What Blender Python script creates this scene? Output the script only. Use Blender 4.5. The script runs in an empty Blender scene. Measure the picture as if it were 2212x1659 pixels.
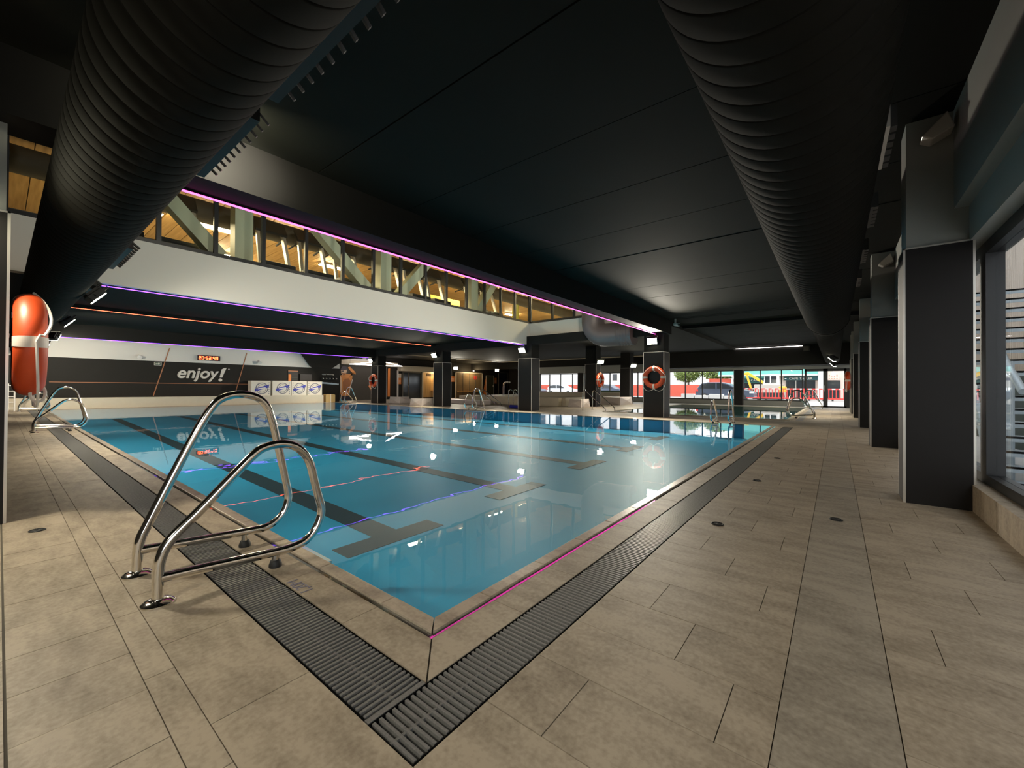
import bpy, bmesh, math, random
from mathutils import Matrix, Vector
random.seed(7)
sc = bpy.context.scene
C = sc.collection

# ------------------------------------------------------------------ camera
cam_d = bpy.data.cameras.new('camera')
cam = bpy.data.objects.new('camera', cam_d); C.objects.link(cam)
cam_d.sensor_width = 36.0; cam_d.lens = 14.34; cam_d.clip_start = 0.02; cam_d.clip_end = 400
Rr = ((0.622056, -0.782951, 0.005762), (0.009859, 0.000474, -0.999951), (0.782911, 0.622083, 0.008014))
m = Matrix.Identity(4)
for i in range(3):
    m[i][0] = Rr[0][i]; m[i][1] = -Rr[1][i]; m[i][2] = -Rr[2][i]
m[0][3], m[1][3], m[2][3] = 0.0, 0.0, 0.92
cam.matrix_world = m
sc.camera = cam
# ------------------------------------------------------------------ world, exposure
w = bpy.data.worlds.new('world'); sc.world = w; w.use_nodes = True
bg = w.node_tree.nodes['Background']; bg.inputs[0].default_value = (0.93, 0.96, 1.0, 1); bg.inputs[1].default_value = 2.0
sc.view_settings.view_transform = 'Standard'; sc.view_settings.look = 'None'
sc.view_settings.exposure = 0.68; sc.view_settings.gamma = 1.0; sc.view_settings.use_curve_mapping = False
FLOOD = 1.0          # scale for every flood lamp
FLOODS = []          # filled below by the flood builder

# ------------------------------------------------------------------ materials
def nmat(name):
    mt = bpy.data.materials.new(name); mt.use_nodes = True
    nt = mt.node_tree
    return mt, nt, nt.nodes['Principled BSDF']
def mat(name, col, rough=0.5, metal=0.0, spec=0.5, noise=0.0, nscale=8.0, bump=0.0):
    mt, nt, b = nmat(name)
    b.inputs['Base Color'].default_value = (*col, 1); b.inputs['Roughness'].default_value = rough
    b.inputs['Metallic'].default_value = metal; b.inputs['Specular IOR Level'].default_value = spec
    if noise or bump:
        g = nt.nodes.new('ShaderNodeNewGeometry')
        n = nt.nodes.new('ShaderNodeTexNoise'); n.inputs['Scale'].default_value = nscale; n.inputs['Detail'].default_value = 5
        nt.links.new(g.outputs['Position'], n.inputs['Vector'])
        if noise:
            r = nt.nodes.new('ShaderNodeMapRange')
            r.inputs['To Min'].default_value = 1 - noise; r.inputs['To Max'].default_value = 1 + noise
            nt.links.new(n.outputs['Fac'], r.inputs['Value'])
            mx = nt.nodes.new('ShaderNodeVectorMath'); mx.operation = 'SCALE'; mx.inputs[0].default_value = col
            nt.links.new(r.outputs[0], mx.inputs['Scale']); nt.links.new(mx.outputs[0], b.inputs['Base Color'])
        if bump:
            bp = nt.nodes.new('ShaderNodeBump'); bp.inputs['Strength'].default_value = bump; bp.inputs['Distance'].default_value = 0.01
            nt.links.new(n.outputs['Fac'], bp.inputs['Height']); nt.links.new(bp.outputs[0], b.inputs['Normal'])
    return mt
def emis(name, col, strength):
    mt, nt, b = nmat(name)
    b.inputs['Base Color'].default_value = (0, 0, 0, 1)
    b.inputs['Emission Color'].default_value = (*col, 1); b.inputs['Emission Strength'].default_value = strength
    return mt
def glassy(name, tint=(1, 1, 1), ior=1.45, rough=0.0, bump=None):
    """clear sheet: transparent, with a mirror layer by Fresnel"""
    mt, nt, b = nmat(name); nt.nodes.remove(b)
    out = nt.nodes['Material Output']
    tr = nt.nodes.new('ShaderNodeBsdfTransparent'); tr.inputs[0].default_value = (*tint, 1)
    gl = nt.nodes.new('ShaderNodeBsdfGlossy'); gl.inputs['Roughness'].default_value = rough
    ge = nt.nodes.new('ShaderNodeNewGeometry')
    def mth(op, a, b=None):
        q = nt.nodes.new('ShaderNodeMath'); q.operation = op
        for i, v in enumerate((a, b)):
            if v is None: continue
            if isinstance(v, (int, float)): q.inputs[i].default_value = v
            else: nt.links.new(v, q.inputs[i])
        return q.outputs[0]
    dt = nt.nodes.new('ShaderNodeVectorMath'); dt.operation = 'DOT_PRODUCT'
    nt.links.new(ge.outputs['Incoming'], dt.inputs[0]); nt.links.new(ge.outputs['Normal'], dt.inputs[1])
    f0 = ((ior - 1) / (ior + 1)) ** 2                      # Schlick, the same from both sides of the sheet
    p5 = mth('POWER', mth('SUBTRACT', 1.0, mth('ABSOLUTE', dt.outputs['Value'])), 5.0)
    fr = mth('ADD', mth('MULTIPLY', p5, 1 - f0), f0)
    mx = nt.nodes.new('ShaderNodeMixShader')
    nt.links.new(fr, mx.inputs[0]); nt.links.new(tr.outputs[0], mx.inputs[1]); nt.links.new(gl.outputs[0], mx.inputs[2])
    nt.links.new(mx.outputs[0], out.inputs['Surface'])
    if bump:
        g = nt.nodes.new('ShaderNodeNewGeometry')
        n = nt.nodes.new('ShaderNodeTexNoise'); n.inputs['Scale'].default_value = bump[0]; n.inputs['Detail'].default_value = 2
        nt.links.new(g.outputs['Position'], n.inputs['Vector'])
        bp = nt.nodes.new('ShaderNodeBump'); bp.inputs['Strength'].default_value = 1.0; bp.inputs['Distance'].default_value = bump[1]
        nt.links.new(n.outputs['Fac'], bp.inputs['Height'])
        nt.links.new(bp.outputs[0], gl.inputs['Normal'])
    return mt
def stone(name, ca, cb, rough=0.55):
    mt, nt, b = nmat(name); L = nt.links.new
    g = nt.nodes.new('ShaderNodeNewGeometry'); oi = nt.nodes.new('ShaderNodeObjectInfo')
    n1 = nt.nodes.new('ShaderNodeTexNoise'); n1.inputs['Scale'].default_value = 5; n1.inputs['Detail'].default_value = 8; n1.inputs['Roughness'].default_value = 0.65
    mp = nt.nodes.new('ShaderNodeMapping'); mp.inputs['Scale'].default_value = (1.9, 0.7, 1)
    n2 = nt.nodes.new('ShaderNodeTexNoise'); n2.inputs['Scale'].default_value = 60; n2.inputs['Detail'].default_value = 4
    L(g.outputs['Position'], mp.inputs[0]); L(mp.outputs[0], n1.inputs['Vector']); L(g.outputs['Position'], n2.inputs['Vector'])
    ad = nt.nodes.new('ShaderNodeMath'); ad.operation = 'MULTIPLY_ADD'; ad.inputs[1].default_value = 0.5
    L(n2.outputs['Fac'], ad.inputs[0]); L(n1.outputs['Fac'], ad.inputs[2])
    rr = nt.nodes.new('ShaderNodeMath'); rr.operation = 'ADD'; L(oi.outputs['Random'], rr.inputs[0]); L(g.outputs['Random Per Island'], rr.inputs[1])
    fr = nt.nodes.new('ShaderNodeMath'); fr.operation = 'FRACT'; L(rr.outputs[0], fr.inputs[0])
    a2 = nt.nodes.new('ShaderNodeMath'); a2.operation = 'MULTIPLY_ADD'; a2.inputs[1].default_value = 0.10; L(fr.outputs[0], a2.inputs[0]); L(ad.outputs[0], a2.inputs[2])
    cr = nt.nodes.new('ShaderNodeValToRGB'); cr.color_ramp.elements[0].position = 0.52; cr.color_ramp.elements[1].position = 0.92
    cr.color_ramp.elements[0].color = (*ca, 1); cr.color_ramp.elements[1].color = (*cb, 1)
    L(a2.outputs[0], cr.inputs[0]); L(cr.outputs[0], b.inputs['Base Color'])
    b.inputs['Roughness'].default_value = rough
    bp = nt.nodes.new('ShaderNodeBump'); bp.inputs['Strength'].default_value = 0.25; bp.inputs['Distance'].default_value = 0.004
    L(ad.outputs[0], bp.inputs['Height']); L(bp.outputs[0], b.inputs['Normal'])
    return mt
def planks(name, ca, cb, axis=0, width=0.15, rough=0.5):
    mt, nt, b = nmat(name); L = nt.links.new
    g = nt.nodes.new('ShaderNodeNewGeometry')
    mp = nt.nodes.new('ShaderNodeMapping'); s = [0.8, 0.8, 0.8]; s[axis] = 14; mp.inputs['Scale'].default_value = s
    n = nt.nodes.new('ShaderNodeTexNoise'); n.inputs['Scale'].default_value = 1.2; n.inputs['Detail'].default_value = 5
    L(g.outputs['Position'], mp.inputs[0]); L(mp.outputs[0], n.inputs['Vector'])
    cr = nt.nodes.new('ShaderNodeValToRGB'); cr.color_ramp.elements[0].position = 0.3; cr.color_ramp.elements[1].position = 0.7
    cr.color_ramp.elements[0].color = (*ca, 1); cr.color_ramp.elements[1].color = (*cb, 1)
    L(n.outputs['Fac'], cr.inputs[0]); L(cr.outputs[0], b.inputs['Base Color']); b.inputs['Roughness'].default_value = rough
    return mt

M = dict(
    stone=stone('stone_tile', (0.185, 0.143, 0.096), (0.40, 0.33, 0.243)),
    stone_dk=stone('stone_tile_dark', (0.17, 0.14, 0.105), (0.36, 0.31, 0.24)),
    grout=mat('grout', (0.10, 0.085, 0.062), 0.8),
    coping=stone('coping_stone', (0.2, 0.155, 0.11), (0.4, 0.33, 0.25), 0.35),
    clad=mat('black_cladding', (0.018, 0.0165, 0.0165), 0.5, spec=0.2, noise=0.12, nscale=3),
    alu=mat('aluminium_trim', (0.72, 0.68, 0.62), 0.35, 0.6),
    black=mat('black_ceiling_paint', (0.013, 0.0135, 0.011), 0.8, spec=0.12, noise=0.25, nscale=1.3, bump=0.15),
    blackb=mat('black_beam_paint', (0.015, 0.0145, 0.0135), 0.75, spec=0.15),
    grey=mat('grey_concrete_paint', (0.30, 0.31, 0.29), 0.7, noise=0.08, nscale=2),
    white=mat('white_wall_paint', (0.74, 0.71, 0.66), 0.6, noise=0.03, nscale=1),
    bwall=mat('charcoal_wall', (0.022, 0.0195, 0.0165), 0.6, spec=0.2, noise=0.1, nscale=2),
    cream=mat('cream_stone', (0.62, 0.54, 0.41), 0.5, noise=0.06, nscale=6),
    seat=mat('white_terrazzo', (0.72, 0.64, 0.6), 0.5, noise=0.04, nscale=10),
    chrome=mat('polished_steel', (0.82, 0.79, 0.74), 0.1, 1.0),
    rubber=mat('black_rubber', (0.012, 0.012, 0.012), 0.6),
    slat=mat('dark_grey_grating', (0.16, 0.155, 0.145), 0.42, noise=0.55, nscale=160),
    trough=mat('dark_trough', (0.006, 0.006, 0.006), 0.95, spec=0.0),
    duct=mat('black_duct_metal', (0.006, 0.0054, 0.0038), 0.8, 0.0, spec=0.1, noise=0.06, nscale=2),
    duct2=mat('painted_elbow_metal', (0.17, 0.14, 0.14), 0.45, 0.2),
    frame=mat('black_window_frame', (0.018, 0.019, 0.022), 0.4),
    orange=mat('orange_plastic', (0.66, 0.075, 0.015), 0.45),
    tape=mat('reflective_tape', (0.75, 0.66, 0.58), 0.4),
    rope=mat('white_rope', (0.8, 0.74, 0.68), 0.8),
    poolblue=mat('pool_liner', (0.035, 0.45, 0.74), 0.5, noise=0.03, nscale=2),
    lane=mat('black_lane_tile', (0.018, 0.05, 0.06), 0.5),
    gymwall=mat('gym_wall', (0.5, 0.42, 0.3), 0.7),
    gymdark=mat('gym_dark_panel', (0.1, 0.09, 0.075), 0.6),
    truss=mat('pale_green_steel', (0.62, 0.64, 0.46), 0.5),
    tread=mat('treadmill_plastic', (0.035, 0.035, 0.035), 0.4),
    silver=mat('silver_plastic', (0.6, 0.56, 0.5), 0.35, 0.3),
    wood=planks('warm_wood', (0.50, 0.30, 0.11), (0.72, 0.47, 0.2), 0),
    saunawood=planks('sauna_wood', (0.42, 0.23, 0.07), (0.68, 0.42, 0.16), 0),
    fencewood=planks('weathered_wood', (0.33, 0.24, 0.17), (0.55, 0.44, 0.34), 0),
    yellow=mat('yellow_paint', (0.85, 0.52, 0.05), 0.4),
    ywarn=mat('yellow_warning_sign', (0.85, 0.7, 0.03), 0.4),
    red=mat('red_plastic', (0.75, 0.06, 0.05), 0.4),
    redboard=mat('red_hoarding', (0.62, 0.1, 0.06), 0.6),
    pink=mat('pink_wall', (0.75, 0.6, 0.52), 0.7),
    bldg=mat('white_facade', (0.85, 0.83, 0.8), 0.8),
    teal=mat('teal_awning', (0.12, 0.38, 0.33), 0.7),
    sign=mat('dark_teal_sign', (0.02, 0.10, 0.11), 0.5),
    leaf=mat('leaves', (0.18, 0.24, 0.05), 0.7, noise=0.5, nscale=6),
    asphalt=mat('asphalt', (0.38, 0.36, 0.34), 0.9),
    pave=mat('pale_paving', (0.62, 0.6, 0.58), 0.9),
    carw=mat('silver_car_paint', (0.72, 0.73, 0.77), 0.3, 0.3),
    cark=mat('dark_car_paint', (0.10, 0.12, 0.17), 0.25, 0.4),
    carglass=mat('car_glass', (0.03, 0.035, 0.04), 0.1),
    tyre=mat('tyre_rubber', (0.03, 0.03, 0.03), 0.8),
    steelw=mat('galvanised_steel', (0.46, 0.53, 0.58), 0.5, 0.3),
    skin=mat('printed_skin', (0.75, 0.30, 0.08), 0.5, noise=0.25, nscale=4),
    skin2=mat('printed_skin_shade', (0.40, 0.15, 0.05), 0.5),
    skinl=mat('printed_skin_pale', (0.85, 0.62, 0.42), 0.5),
    cap=mat('printed_cap', (0.07, 0.06, 0.08), 0.5),
    trunks=mat('printed_trunks', (0.02, 0.02, 0.04), 0.5),
    box=mat('carton_white', (0.78, 0.7, 0.58), 0.7),
    kraft=mat('carton_brown', (0.55, 0.36, 0.14), 0.8),
    blue=mat('blue_print', (0.03, 0.04, 0.42), 0.5),
    ink=mat('grey_ink', (0.16, 0.15, 0.2), 0.6),
    copper=mat('copper_line', (0.45, 0.19, 0.09), 0.5),
    orpaint=mat('orange_paint', (0.8, 0.25, 0.05), 0.6),
    letter=mat('letter_white', (0.8, 0.74, 0.66), 0.5),
    screen=mat('dark_screen', (0.02, 0.015, 0.015), 0.3),
    plastic=mat('white_plastic', (0.75, 0.72, 0.68), 0.4),
    bfloat=mat('blue_foam', (0.01, 0.015, 0.35), 0.6),
    green=mat('green_board', (0.06, 0.10, 0.06), 0.6),
    led_pink=emis('led_pink', (1.0, 0.06, 0.5), 5),
    led_violet=emis('led_violet', (0.2, 0.05, 1.0), 4.5),
    led_orange=emis('led_orange', (1.0, 0.10, 0.045), 4.5),
    led_white=emis('led_white', (1.0, 0.9, 0.85), 7),
    led_red=emis('led_red', (1.0, 0.10, 0.03), 6),
    lamp=emis('flood_lens', (1.0, 0.93, 0.66), 60),
    gymlamp=emis('gym_lamp', (1.0, 0.80, 0.44), 170),
    water=glassy('water', (0.93, 0.985, 1.0), 1.33, 0.0, (3.0, 0.0009)),
    film=glassy('wet_film', (0.8, 0.8, 0.8), 1.9, 0.03),
    glass=glassy('window_glass', (0.96, 0.98, 0.98), 1.35),
)

# ------------------------------------------------------------------ mesh builder
class MB:
    def __init__(s): s.v = []; s.f = []
    def add(s, vs, fs):
        o = len(s.v); s.v += [tuple(v) for v in vs]; s.f += [tuple(i + o for i in f) for f in fs]; return s
    def box(s, x0, x1, y0, y1, z0, z1):
        return s.add([(x0,y0,z0),(x1,y0,z0),(x1,y1,z0),(x0,y1,z0),(x0,y0,z1),(x1,y0,z1),(x1,y1,z1),(x0,y1,z1)],
                     [(3,2,1,0),(4,5,6,7),(0,1,5,4),(1,2,6,5),(2,3,7,6),(3,0,4,7)])
    def bar(s, a, b, wx, wz, up=(0, 0, 1)):
        """square bar between two points"""
        a = Vector(a); b = Vector(b); d = (b - a).normalized(); u = Vector(up)
        if abs(d.dot(u)) > 0.98: u = Vector((1, 0, 0))
        sx = d.cross(u).normalized() * wx / 2; sz = sx.cross(d).normalized() * wz / 2
        vs = [p + i * sx + j * sz for p in (a, b) for i, j in ((-1,-1),(1,-1),(1,1),(-1,1))]
        return s.add(vs, [(3,2,1,0),(4,5,6,7),(0,1,5,4),(1,2,6,5),(2,3,7,6),(3,0,4,7)])
    def tube(s, path, r, seg=12, closed=False, caps=True):
        P = [Vector(p) for p in path]; n = len(P); rr = r if isinstance(r, (list, tuple)) else [r] * n
        t0 = (P[1] - P[0]).normalized(); u = Vector((0, 0, 1)) if abs(t0.z) < 0.9 else Vector((0, 1, 0))
        u = (u - t0 * u.dot(t0)).normalized(); vs = []
        for i in range(n):
            if closed: t = (P[(i + 1) % n] - P[i - 1]).normalized()
            else: t = (P[min(i + 1, n - 1)] - P[max(i - 1, 0)]).normalized()
            u = (u - t * u.dot(t)).normalized(); w_ = t.cross(u)
            for k in range(seg):
                a = 2 * math.pi * k / seg
                vs.append(P[i] + (u * math.cos(a) + w_ * math.sin(a)) * rr[i])
        fs = []
        for i in range(n if closed else n - 1):
            j = (i + 1) % n
            for k in range(seg):
                l = (k + 1) % seg
                fs.append((i*seg+k, i*seg+l, j*seg+l, j*seg+k))
        if caps and not closed:
            fs.append(tuple(range(seg - 1, -1, -1))); fs.append(tuple((n - 1) * seg + k for k in range(seg)))
        return s.add(vs, fs)
    def cyl(s, a, b, r, seg=16, r2=None): return s.tube([a, b], [r, r if r2 is None else r2], seg)
    def prism(s, pts, axis, a, b):
        """polygon in the plane across `axis`, given in the other two axes' order, from a to b"""
        n = len(pts)
        def q(p, t):
            return {'x': (t, p[0], p[1]), 'y': (p[0], t, p[1]), 'z': (p[0], p[1], t)}[axis]
        vs = [q(p, a) for p in pts] + [q(p, b) for p in pts]
        fs = [tuple(range(n)), tuple(range(2 * n - 1, n - 1, -1))] + [(i, i + n, (i + 1) % n + n, (i + 1) % n) for i in range(n)]
        return s.add(vs, fs)
    def xf(s, mtx):
        s.v = [tuple(mtx @ Vector(v)) for v in s.v]; return s
    def mesh(s, name, smooth=False):
        me = bpy.data.meshes.new(name); me.from_pydata(s.v, [], s.f)
        if len(s.f) == 1: return me
        bm = bmesh.new(); bm.from_mesh(me); bmesh.ops.recalc_face_normals(bm, faces=bm.faces); bm.to_mesh(me); bm.free()
        if smooth:
            me.shade_smooth() if hasattr(me, 'shade_smooth') else None
            me.set_sharp_from_angle(angle=math.radians(40))
        return me
ORIG = {}
def obj(name, mb, m_, parent=None, smooth=False, bevel=0.0):
    me = mb.mesh(name, smooth) if isinstance(mb, MB) else mb
    if isinstance(m_, str): m_ = M[m_]
    if not me.materials: me.materials.append(m_)
    o = bpy.data.objects.new(name, me); C.objects.link(o)
    if parent is not None:
        o.parent = parent
        top = parent
        if top.name in ORIG: o.matrix_parent_inverse = Matrix.Translation(-ORIG[top.name])
        if top.name in ORIG: ORIG[o.name] = Vector((0, 0, 0))
    if bevel:
        b = o.modifiers.new('bevel', 'BEVEL'); b.width = bevel; b.segments = 2; b.limit_method = 'ANGLE'
    return o
def tag(o, label=None, cat=None, group=None, kind=None):
    if label: o['label'] = label
    if cat: o['category'] = cat
    if group: o['group'] = group
    if kind: o['kind'] = kind
    return o
def thing(name, label, cat, loc=(0, 0, 0), rz=0.0, group=None, world=True, kind=None):
    """an Empty at the thing's base; world=True: the parts are given in world coordinates"""
    o = bpy.data.objects.new(name, None); C.objects.link(o); o.location = loc; o.rotation_euler = (0, 0, rz)
    o.empty_display_size = 0.1
    if world: ORIG[o.name] = Vector(loc)
    return tag(o, label, cat, group, kind)
def copy_tree(o, parent=None):
    c = o.copy(); C.objects.link(c)
    if parent is not None: c.parent = parent
    for ch in list(o.children): copy_tree(ch, c)
    return c
def dup(o, loc, rz=0.0, label=None):
    c = copy_tree(o); c.location = loc; c.rotation_euler = (0, 0, rz)
    if label: c['label'] = label
    return c
def text_mesh(s, size, extrude=0.004, shear=0.0, offset=0.0, align='LEFT', space=1.0):
    cu = bpy.data.curves.new('lettering', 'FONT'); cu.body = s; cu.size = size; cu.extrude = extrude; cu.shear = shear
    cu.offset = offset; cu.align_x = align; cu.space_character = space
    t = bpy.data.objects.new('lettering', cu); C.objects.link(t)
    dg = bpy.context.evaluated_depsgraph_get()
    me = bpy.data.meshes.new_from_object(t.evaluated_get(dg)); bpy.data.objects.remove(t); bpy.data.curves.remove(cu)
    return me
def lettering(name, s, size, m_, pos, facing, parent=None, **kw):
    """flat letters, reading left to right for a viewer facing the surface; facing = outward normal '-y' or '-x'"""
    me = text_mesh(s, size, **kw)
    bx = Vector((1, 0, 0)) if facing == '-y' else Vector((0, -1, 0))
    up = Vector((0, 0, 1)); nn = bx.cross(up)
    mt = Matrix(((bx.x, up.x, nn.x, pos[0]), (bx.y, up.y, nn.y, pos[1]), (bx.z, up.z, nn.z, pos[2]), (0, 0, 0, 1)))
    me.transform(mt); me.materials.clear()
    return obj(name, me, m_, parent)
def struct(name, mb, m_, parent=None, **kw):
    o = obj(name, mb, m_, parent, **kw)
    if parent is None: o['kind'] = 'structure'
    return o
def sroot(name, loc=(0, 0, 0)):
    return thing(name, None, None, loc, kind='structure')

# ================================================================== POOLS AND FLOOR
PX0, PX1, PY0, PY1 = 1.078, 11.9, 1.243, 22.45      # water edge of the main pool
WL = 0.004
# pool number two behind the pillars
QX0, QX1, QY0, QY1 = 14.45, 24.2, 1.15, 6.9
floor = sroot('floor')
base = MB()
ZB = -0.006
def ring_floor(mb, z0, z1):
    # grout bed around both pools and the two grating channels
    GX0, GX1, GY0, GY1 = 0.634, 0.838, 0.803, 1.0
    mb.box(-2.4, GX0, -0.95, 25.3, z0, z1)                       # left of the long channel
    mb.box(GX0, 11.62, -0.95, GY0, z0, z1)                        # near of the short channel
    mb.box(GX1, PX0 - 0.01, GY1, 22.6, z0, z1)                    # between channel and pool, long side
    mb.box(PX0 - 0.01, PX1 + 0.01, GY1, PY0 - 0.01, z0, z1)       # between channel and pool, short side
    mb.box(GX0, PX1 + 0.01, PY1 + 0.01, 25.3, z0, z1)
    mb.box(PX1 + 0.01, 14.44, -0.95, 25.3, z0, z1)
    mb.box(11.62, PX1 + 0.01, -0.95, GY1, z0, z1)
    mb.box(QX0 - 0.01, 26.0, -0.95, QY0 - 0.01, z0, z1)
    mb.box(QX0 - 0.01, 26.0, QY1 + 0.01, 25.3, z0, z1)
    mb.box(QX1 + 0.01, 26.0, QY0 - 0.01, QY1 + 0.01, z0, z1)
ring_floor(base, -0.12, ZB)
obj('grout_bed', base, 'grout', floor)

# --- tiles: rectangles (x0,x1,y0,y1,dark)
T = []
G = 0.0014
P = 0.267; LT = 0.535
# left deck, rows along X from the joint by the pillars, courses in Y
def course(k): return 1.10 + P * k
for k in range(-9, 90):
    y0 = course(k)
    if y0 > 22.2 or y0 < -0.95: continue
    T.append((0.022, 0.29, y0, y0 + P, 0))
for k in range(-5, 45):                                            # thin strip
    y0 = 1.155 + LT * k
    if y0 > 22.2 or y0 < -0.95: continue
    T.append((0.29, 0.367, y0, y0 + LT, 0))
for k in range(-4, 45):
    y0 = 0.795 + LT * k
    if y0 > 22.2 or y0 < -0.95: continue
    T.append((0.367, 0.634, y0, y0 + LT, 0))
for k in range(-9, 90):                                            # beyond the pillar line
    y0 = course(k)
    if y0 > 22.2 or y0 < -0.95: continue
    for j in range(5):
        x1 = 0.018 - LT * j - (0.27 if k % 2 else 0); x0 = max(x1 - LT, -2.4)
        T.append((x0, x1, y0, y0 + P, 0))
        if k % 2 and j == 0: T.append((x1, 0.018, y0, y0 + P, 0))
# right deck: rows run along Y, courses in X
offs = (0.61, 0.25, 0.43)
def right_rows(ylo, yhi, k0, k1, dk=0):
    for k in range(k0, k1):
        x0 = 0.90 + P * k
        if x0 < 0.6 and ylo > -0.2: continue
        ys = [ylo]; y = offs[k % 3] - LT * 6
        while y < yhi:
            if ylo + 0.03 < y < yhi - 0.03: ys.append(y)
            y += LT
        ys.append(yhi)
        for a, b in zip(ys, ys[1:]): T.append((x0, x0 + P, a, b, dk))
right_rows(0.13, 0.803, -1, 41)
for k in range(-2, 47):
    x0 = 0.65 + LT * k
    T.append((x0, x0 + LT, -0.135, 0.13, 1))
right_rows(-0.95, -0.135, -4, 95)
right_rows(0.13, 1.14, 41, 95)
# strip between channel and pool
for k in range(40):
    y0 = 1.5 + LT * k
    if y0 < 22.4: T.append((0.838, 0.994, y0, min(y0 + LT, 22.4), 0))
for k in range(26):
    x0 = 1.34 + 0.42 * k
    if x0 < 11.6: T.append((x0, min(x0 + 0.42, 11.9), 1.0, 1.157, 0))
# far decks
def grid(x0, x1, y0, y1):
    k = 0; x = x0
    while x < x1 - 0.05:
        y = y0 - (0.27 if k % 2 else 0)
        while y < y1 - 0.02:
            T.append((x, min(x + P, x1), max(y, y0), min(y + LT, y1), 0)); y += LT
        x += P; k += 1
grid(PX1 + 0.1, 14.36, 1.14, 25.2)
grid(14.36, 26, QY1 + 0.1, 25.2)
grid(QX1 + 0.1, 26, 1.14, QY1)
T = [t for t in T if t[1] - t[0] > 0.02 and t[3] - t[2] > 0.02]
def vis(t):
    x, y = (t[0] + t[1]) / 2, (t[2] + t[3]) / 2
    d = x * Rr[2][0] + y * Rr[2][1]; s = x * Rr[0][0] + y * Rr[0][1]
    return d > 0.4 and abs(s) < 1.35 * d + 0.3, math.hypot(x, y)
T.sort(key=lambda t: (not vis(t)[0], vis(t)[1]))
cache = {}
def tile_obj(t):
    w_, d_ = t[1] - t[0], t[3] - t[2]; key = (round(w_, 3), round(d_, 3), t[4])
    if key not in cache:
        cache[key] = MB().box(-w_/2 + G, w_/2 - G, -d_/2 + G, d_/2 - G, ZB - 0.002, 0.0).mesh('tile')
        cache[key].materials.append(M['stone_dk' if t[4] else 'stone'])
    o = bpy.data.objects.new('tile', cache[key]); C.objects.link(o); o.parent = floor
    o.location = ((t[0] + t[1]) / 2, (t[2] + t[3]) / 2, random.uniform(-0.0006, 0.0004))
NT = 292
for t in T[:NT]: tile_obj(t)
rest = MB()
for t in T[NT:]: rest.box(t[0] + G, t[1] - G, t[2] + G, t[3] - G, ZB - 0.002, 0.0)
tag(obj('distant_tiles', rest, 'stone', floor), kind='stuff')
# the mitred corner stones beside the pool
obj('corner_stone', MB().prism([(0.838, 1.003), (0.992, 1.16), (0.992, 1.498), (0.838, 1.498)], 'z', ZB, 0.0), 'stone', floor)
obj('corner_stone', MB().prism([(0.843, 1.0), (1.338, 1.0), (1.338, 1.157), (0.997, 1.157)], 'z', ZB, 0.0), 'stone', floor)

# --- pool basin
pool = sroot('swimming_pool', (6.5, 11.8, 0))
PD = -0.36
bs = MB()
bs.box(PX0 - 0.06, PX1 + 0.06, PY0 - 0.06, PY1 + 0.06, PD - 0.06, PD)
bs.box(PX0 - 0.06, PX0, PY0 - 0.06, PY1 + 0.06, PD, -0.02); bs.box(PX1, PX1 + 0.06, PY0 - 0.06, PY1 + 0.06, PD, -0.02)
bs.box(PX0, PX1, PY0 - 0.06, PY0, PD, -0.02); bs.box(PX0, PX1, PY1, PY1 + 0.06, PD, -0.02)
obj('basin', bs, 'poolblue', pool)
for k, xn in enumerate((2.10, 4.02, 6.12, 8.30, 10.52)):
    yt = 2.96 + 0.145 * k; xf_ = xn + 0.66
    b = MB(); z0, z1 = PD, PD + 0.003; hw = 0.12
    b.prism([(xn - hw, yt), (xn + hw, yt), (xf_ + hw, PY1 - 1.2), (xf_ - hw, PY1 - 1.2)], 'z', z0, z1)
    obj('lane_line', b, 'lane', pool)
    obj('lane_crossbar', MB().box(xn - 0.47, xn + 0.47, yt - 0.12, yt + 0.12, z0, z1 + 0.001), 'lane', pool)
struct('pool_water', MB().add([(PX0, PY0, WL), (PX1, PY0, WL), (PX1, PY1, WL), (PX0, PY1, WL)], [(0, 1, 2, 3)]), 'water')
cop = sroot('pool_coping', (1.0, 1.16, 0))
CT = 0.008
def copings(n0, along, cuts, lo, hi):
    for a, b in zip(cuts, cuts[1:]):
        if along == 'y': bb = MB().box(lo, hi, a + 0.0015, b - 0.0015, -0.03, CT)
        else: bb = MB().box(a + 0.0015, b - 0.0015, lo, hi, -0.03, CT)
        obj('coping_stone', bb, 'coping', cop, bevel=0.004)
copings(0, 'y', [1.5 + LT * k for k in range(40)], 1.013, PX0)
copings(0, 'x', [1.34 + 0.42 * k for k in range(25)] + [11.8], 1.178, PY0)
obj('coping_stone', MB().prism([(1.013, 1.182), (PX0, PY0), (PX0, 1.498), (1.013, 1.498)], 'z', -0.03, CT), 'coping', cop)
obj('coping_stone', MB().prism([(1.018, 1.178), (1.338, 1.178), (1.338, PY0), (PX0 + .004, PY0)], 'z', -0.03, CT), 'coping', cop)
copings(0, 'y', [1.165 + 0.9 * k for k in range(24)] + [22.5], PX1, PX1 + 0.09)
copings(0, 'x', [1.0 + 0.9 * k for k in range(13)], PY1, PY1 + 0.09)
obj('wet_edge', MB().box(0.994, 1.013, 1.178, 22.4, -0.004, -0.001).box(0.994, 11.8, 1.157, 1.178, -0.004, -0.001), 'film', cop)

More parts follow.
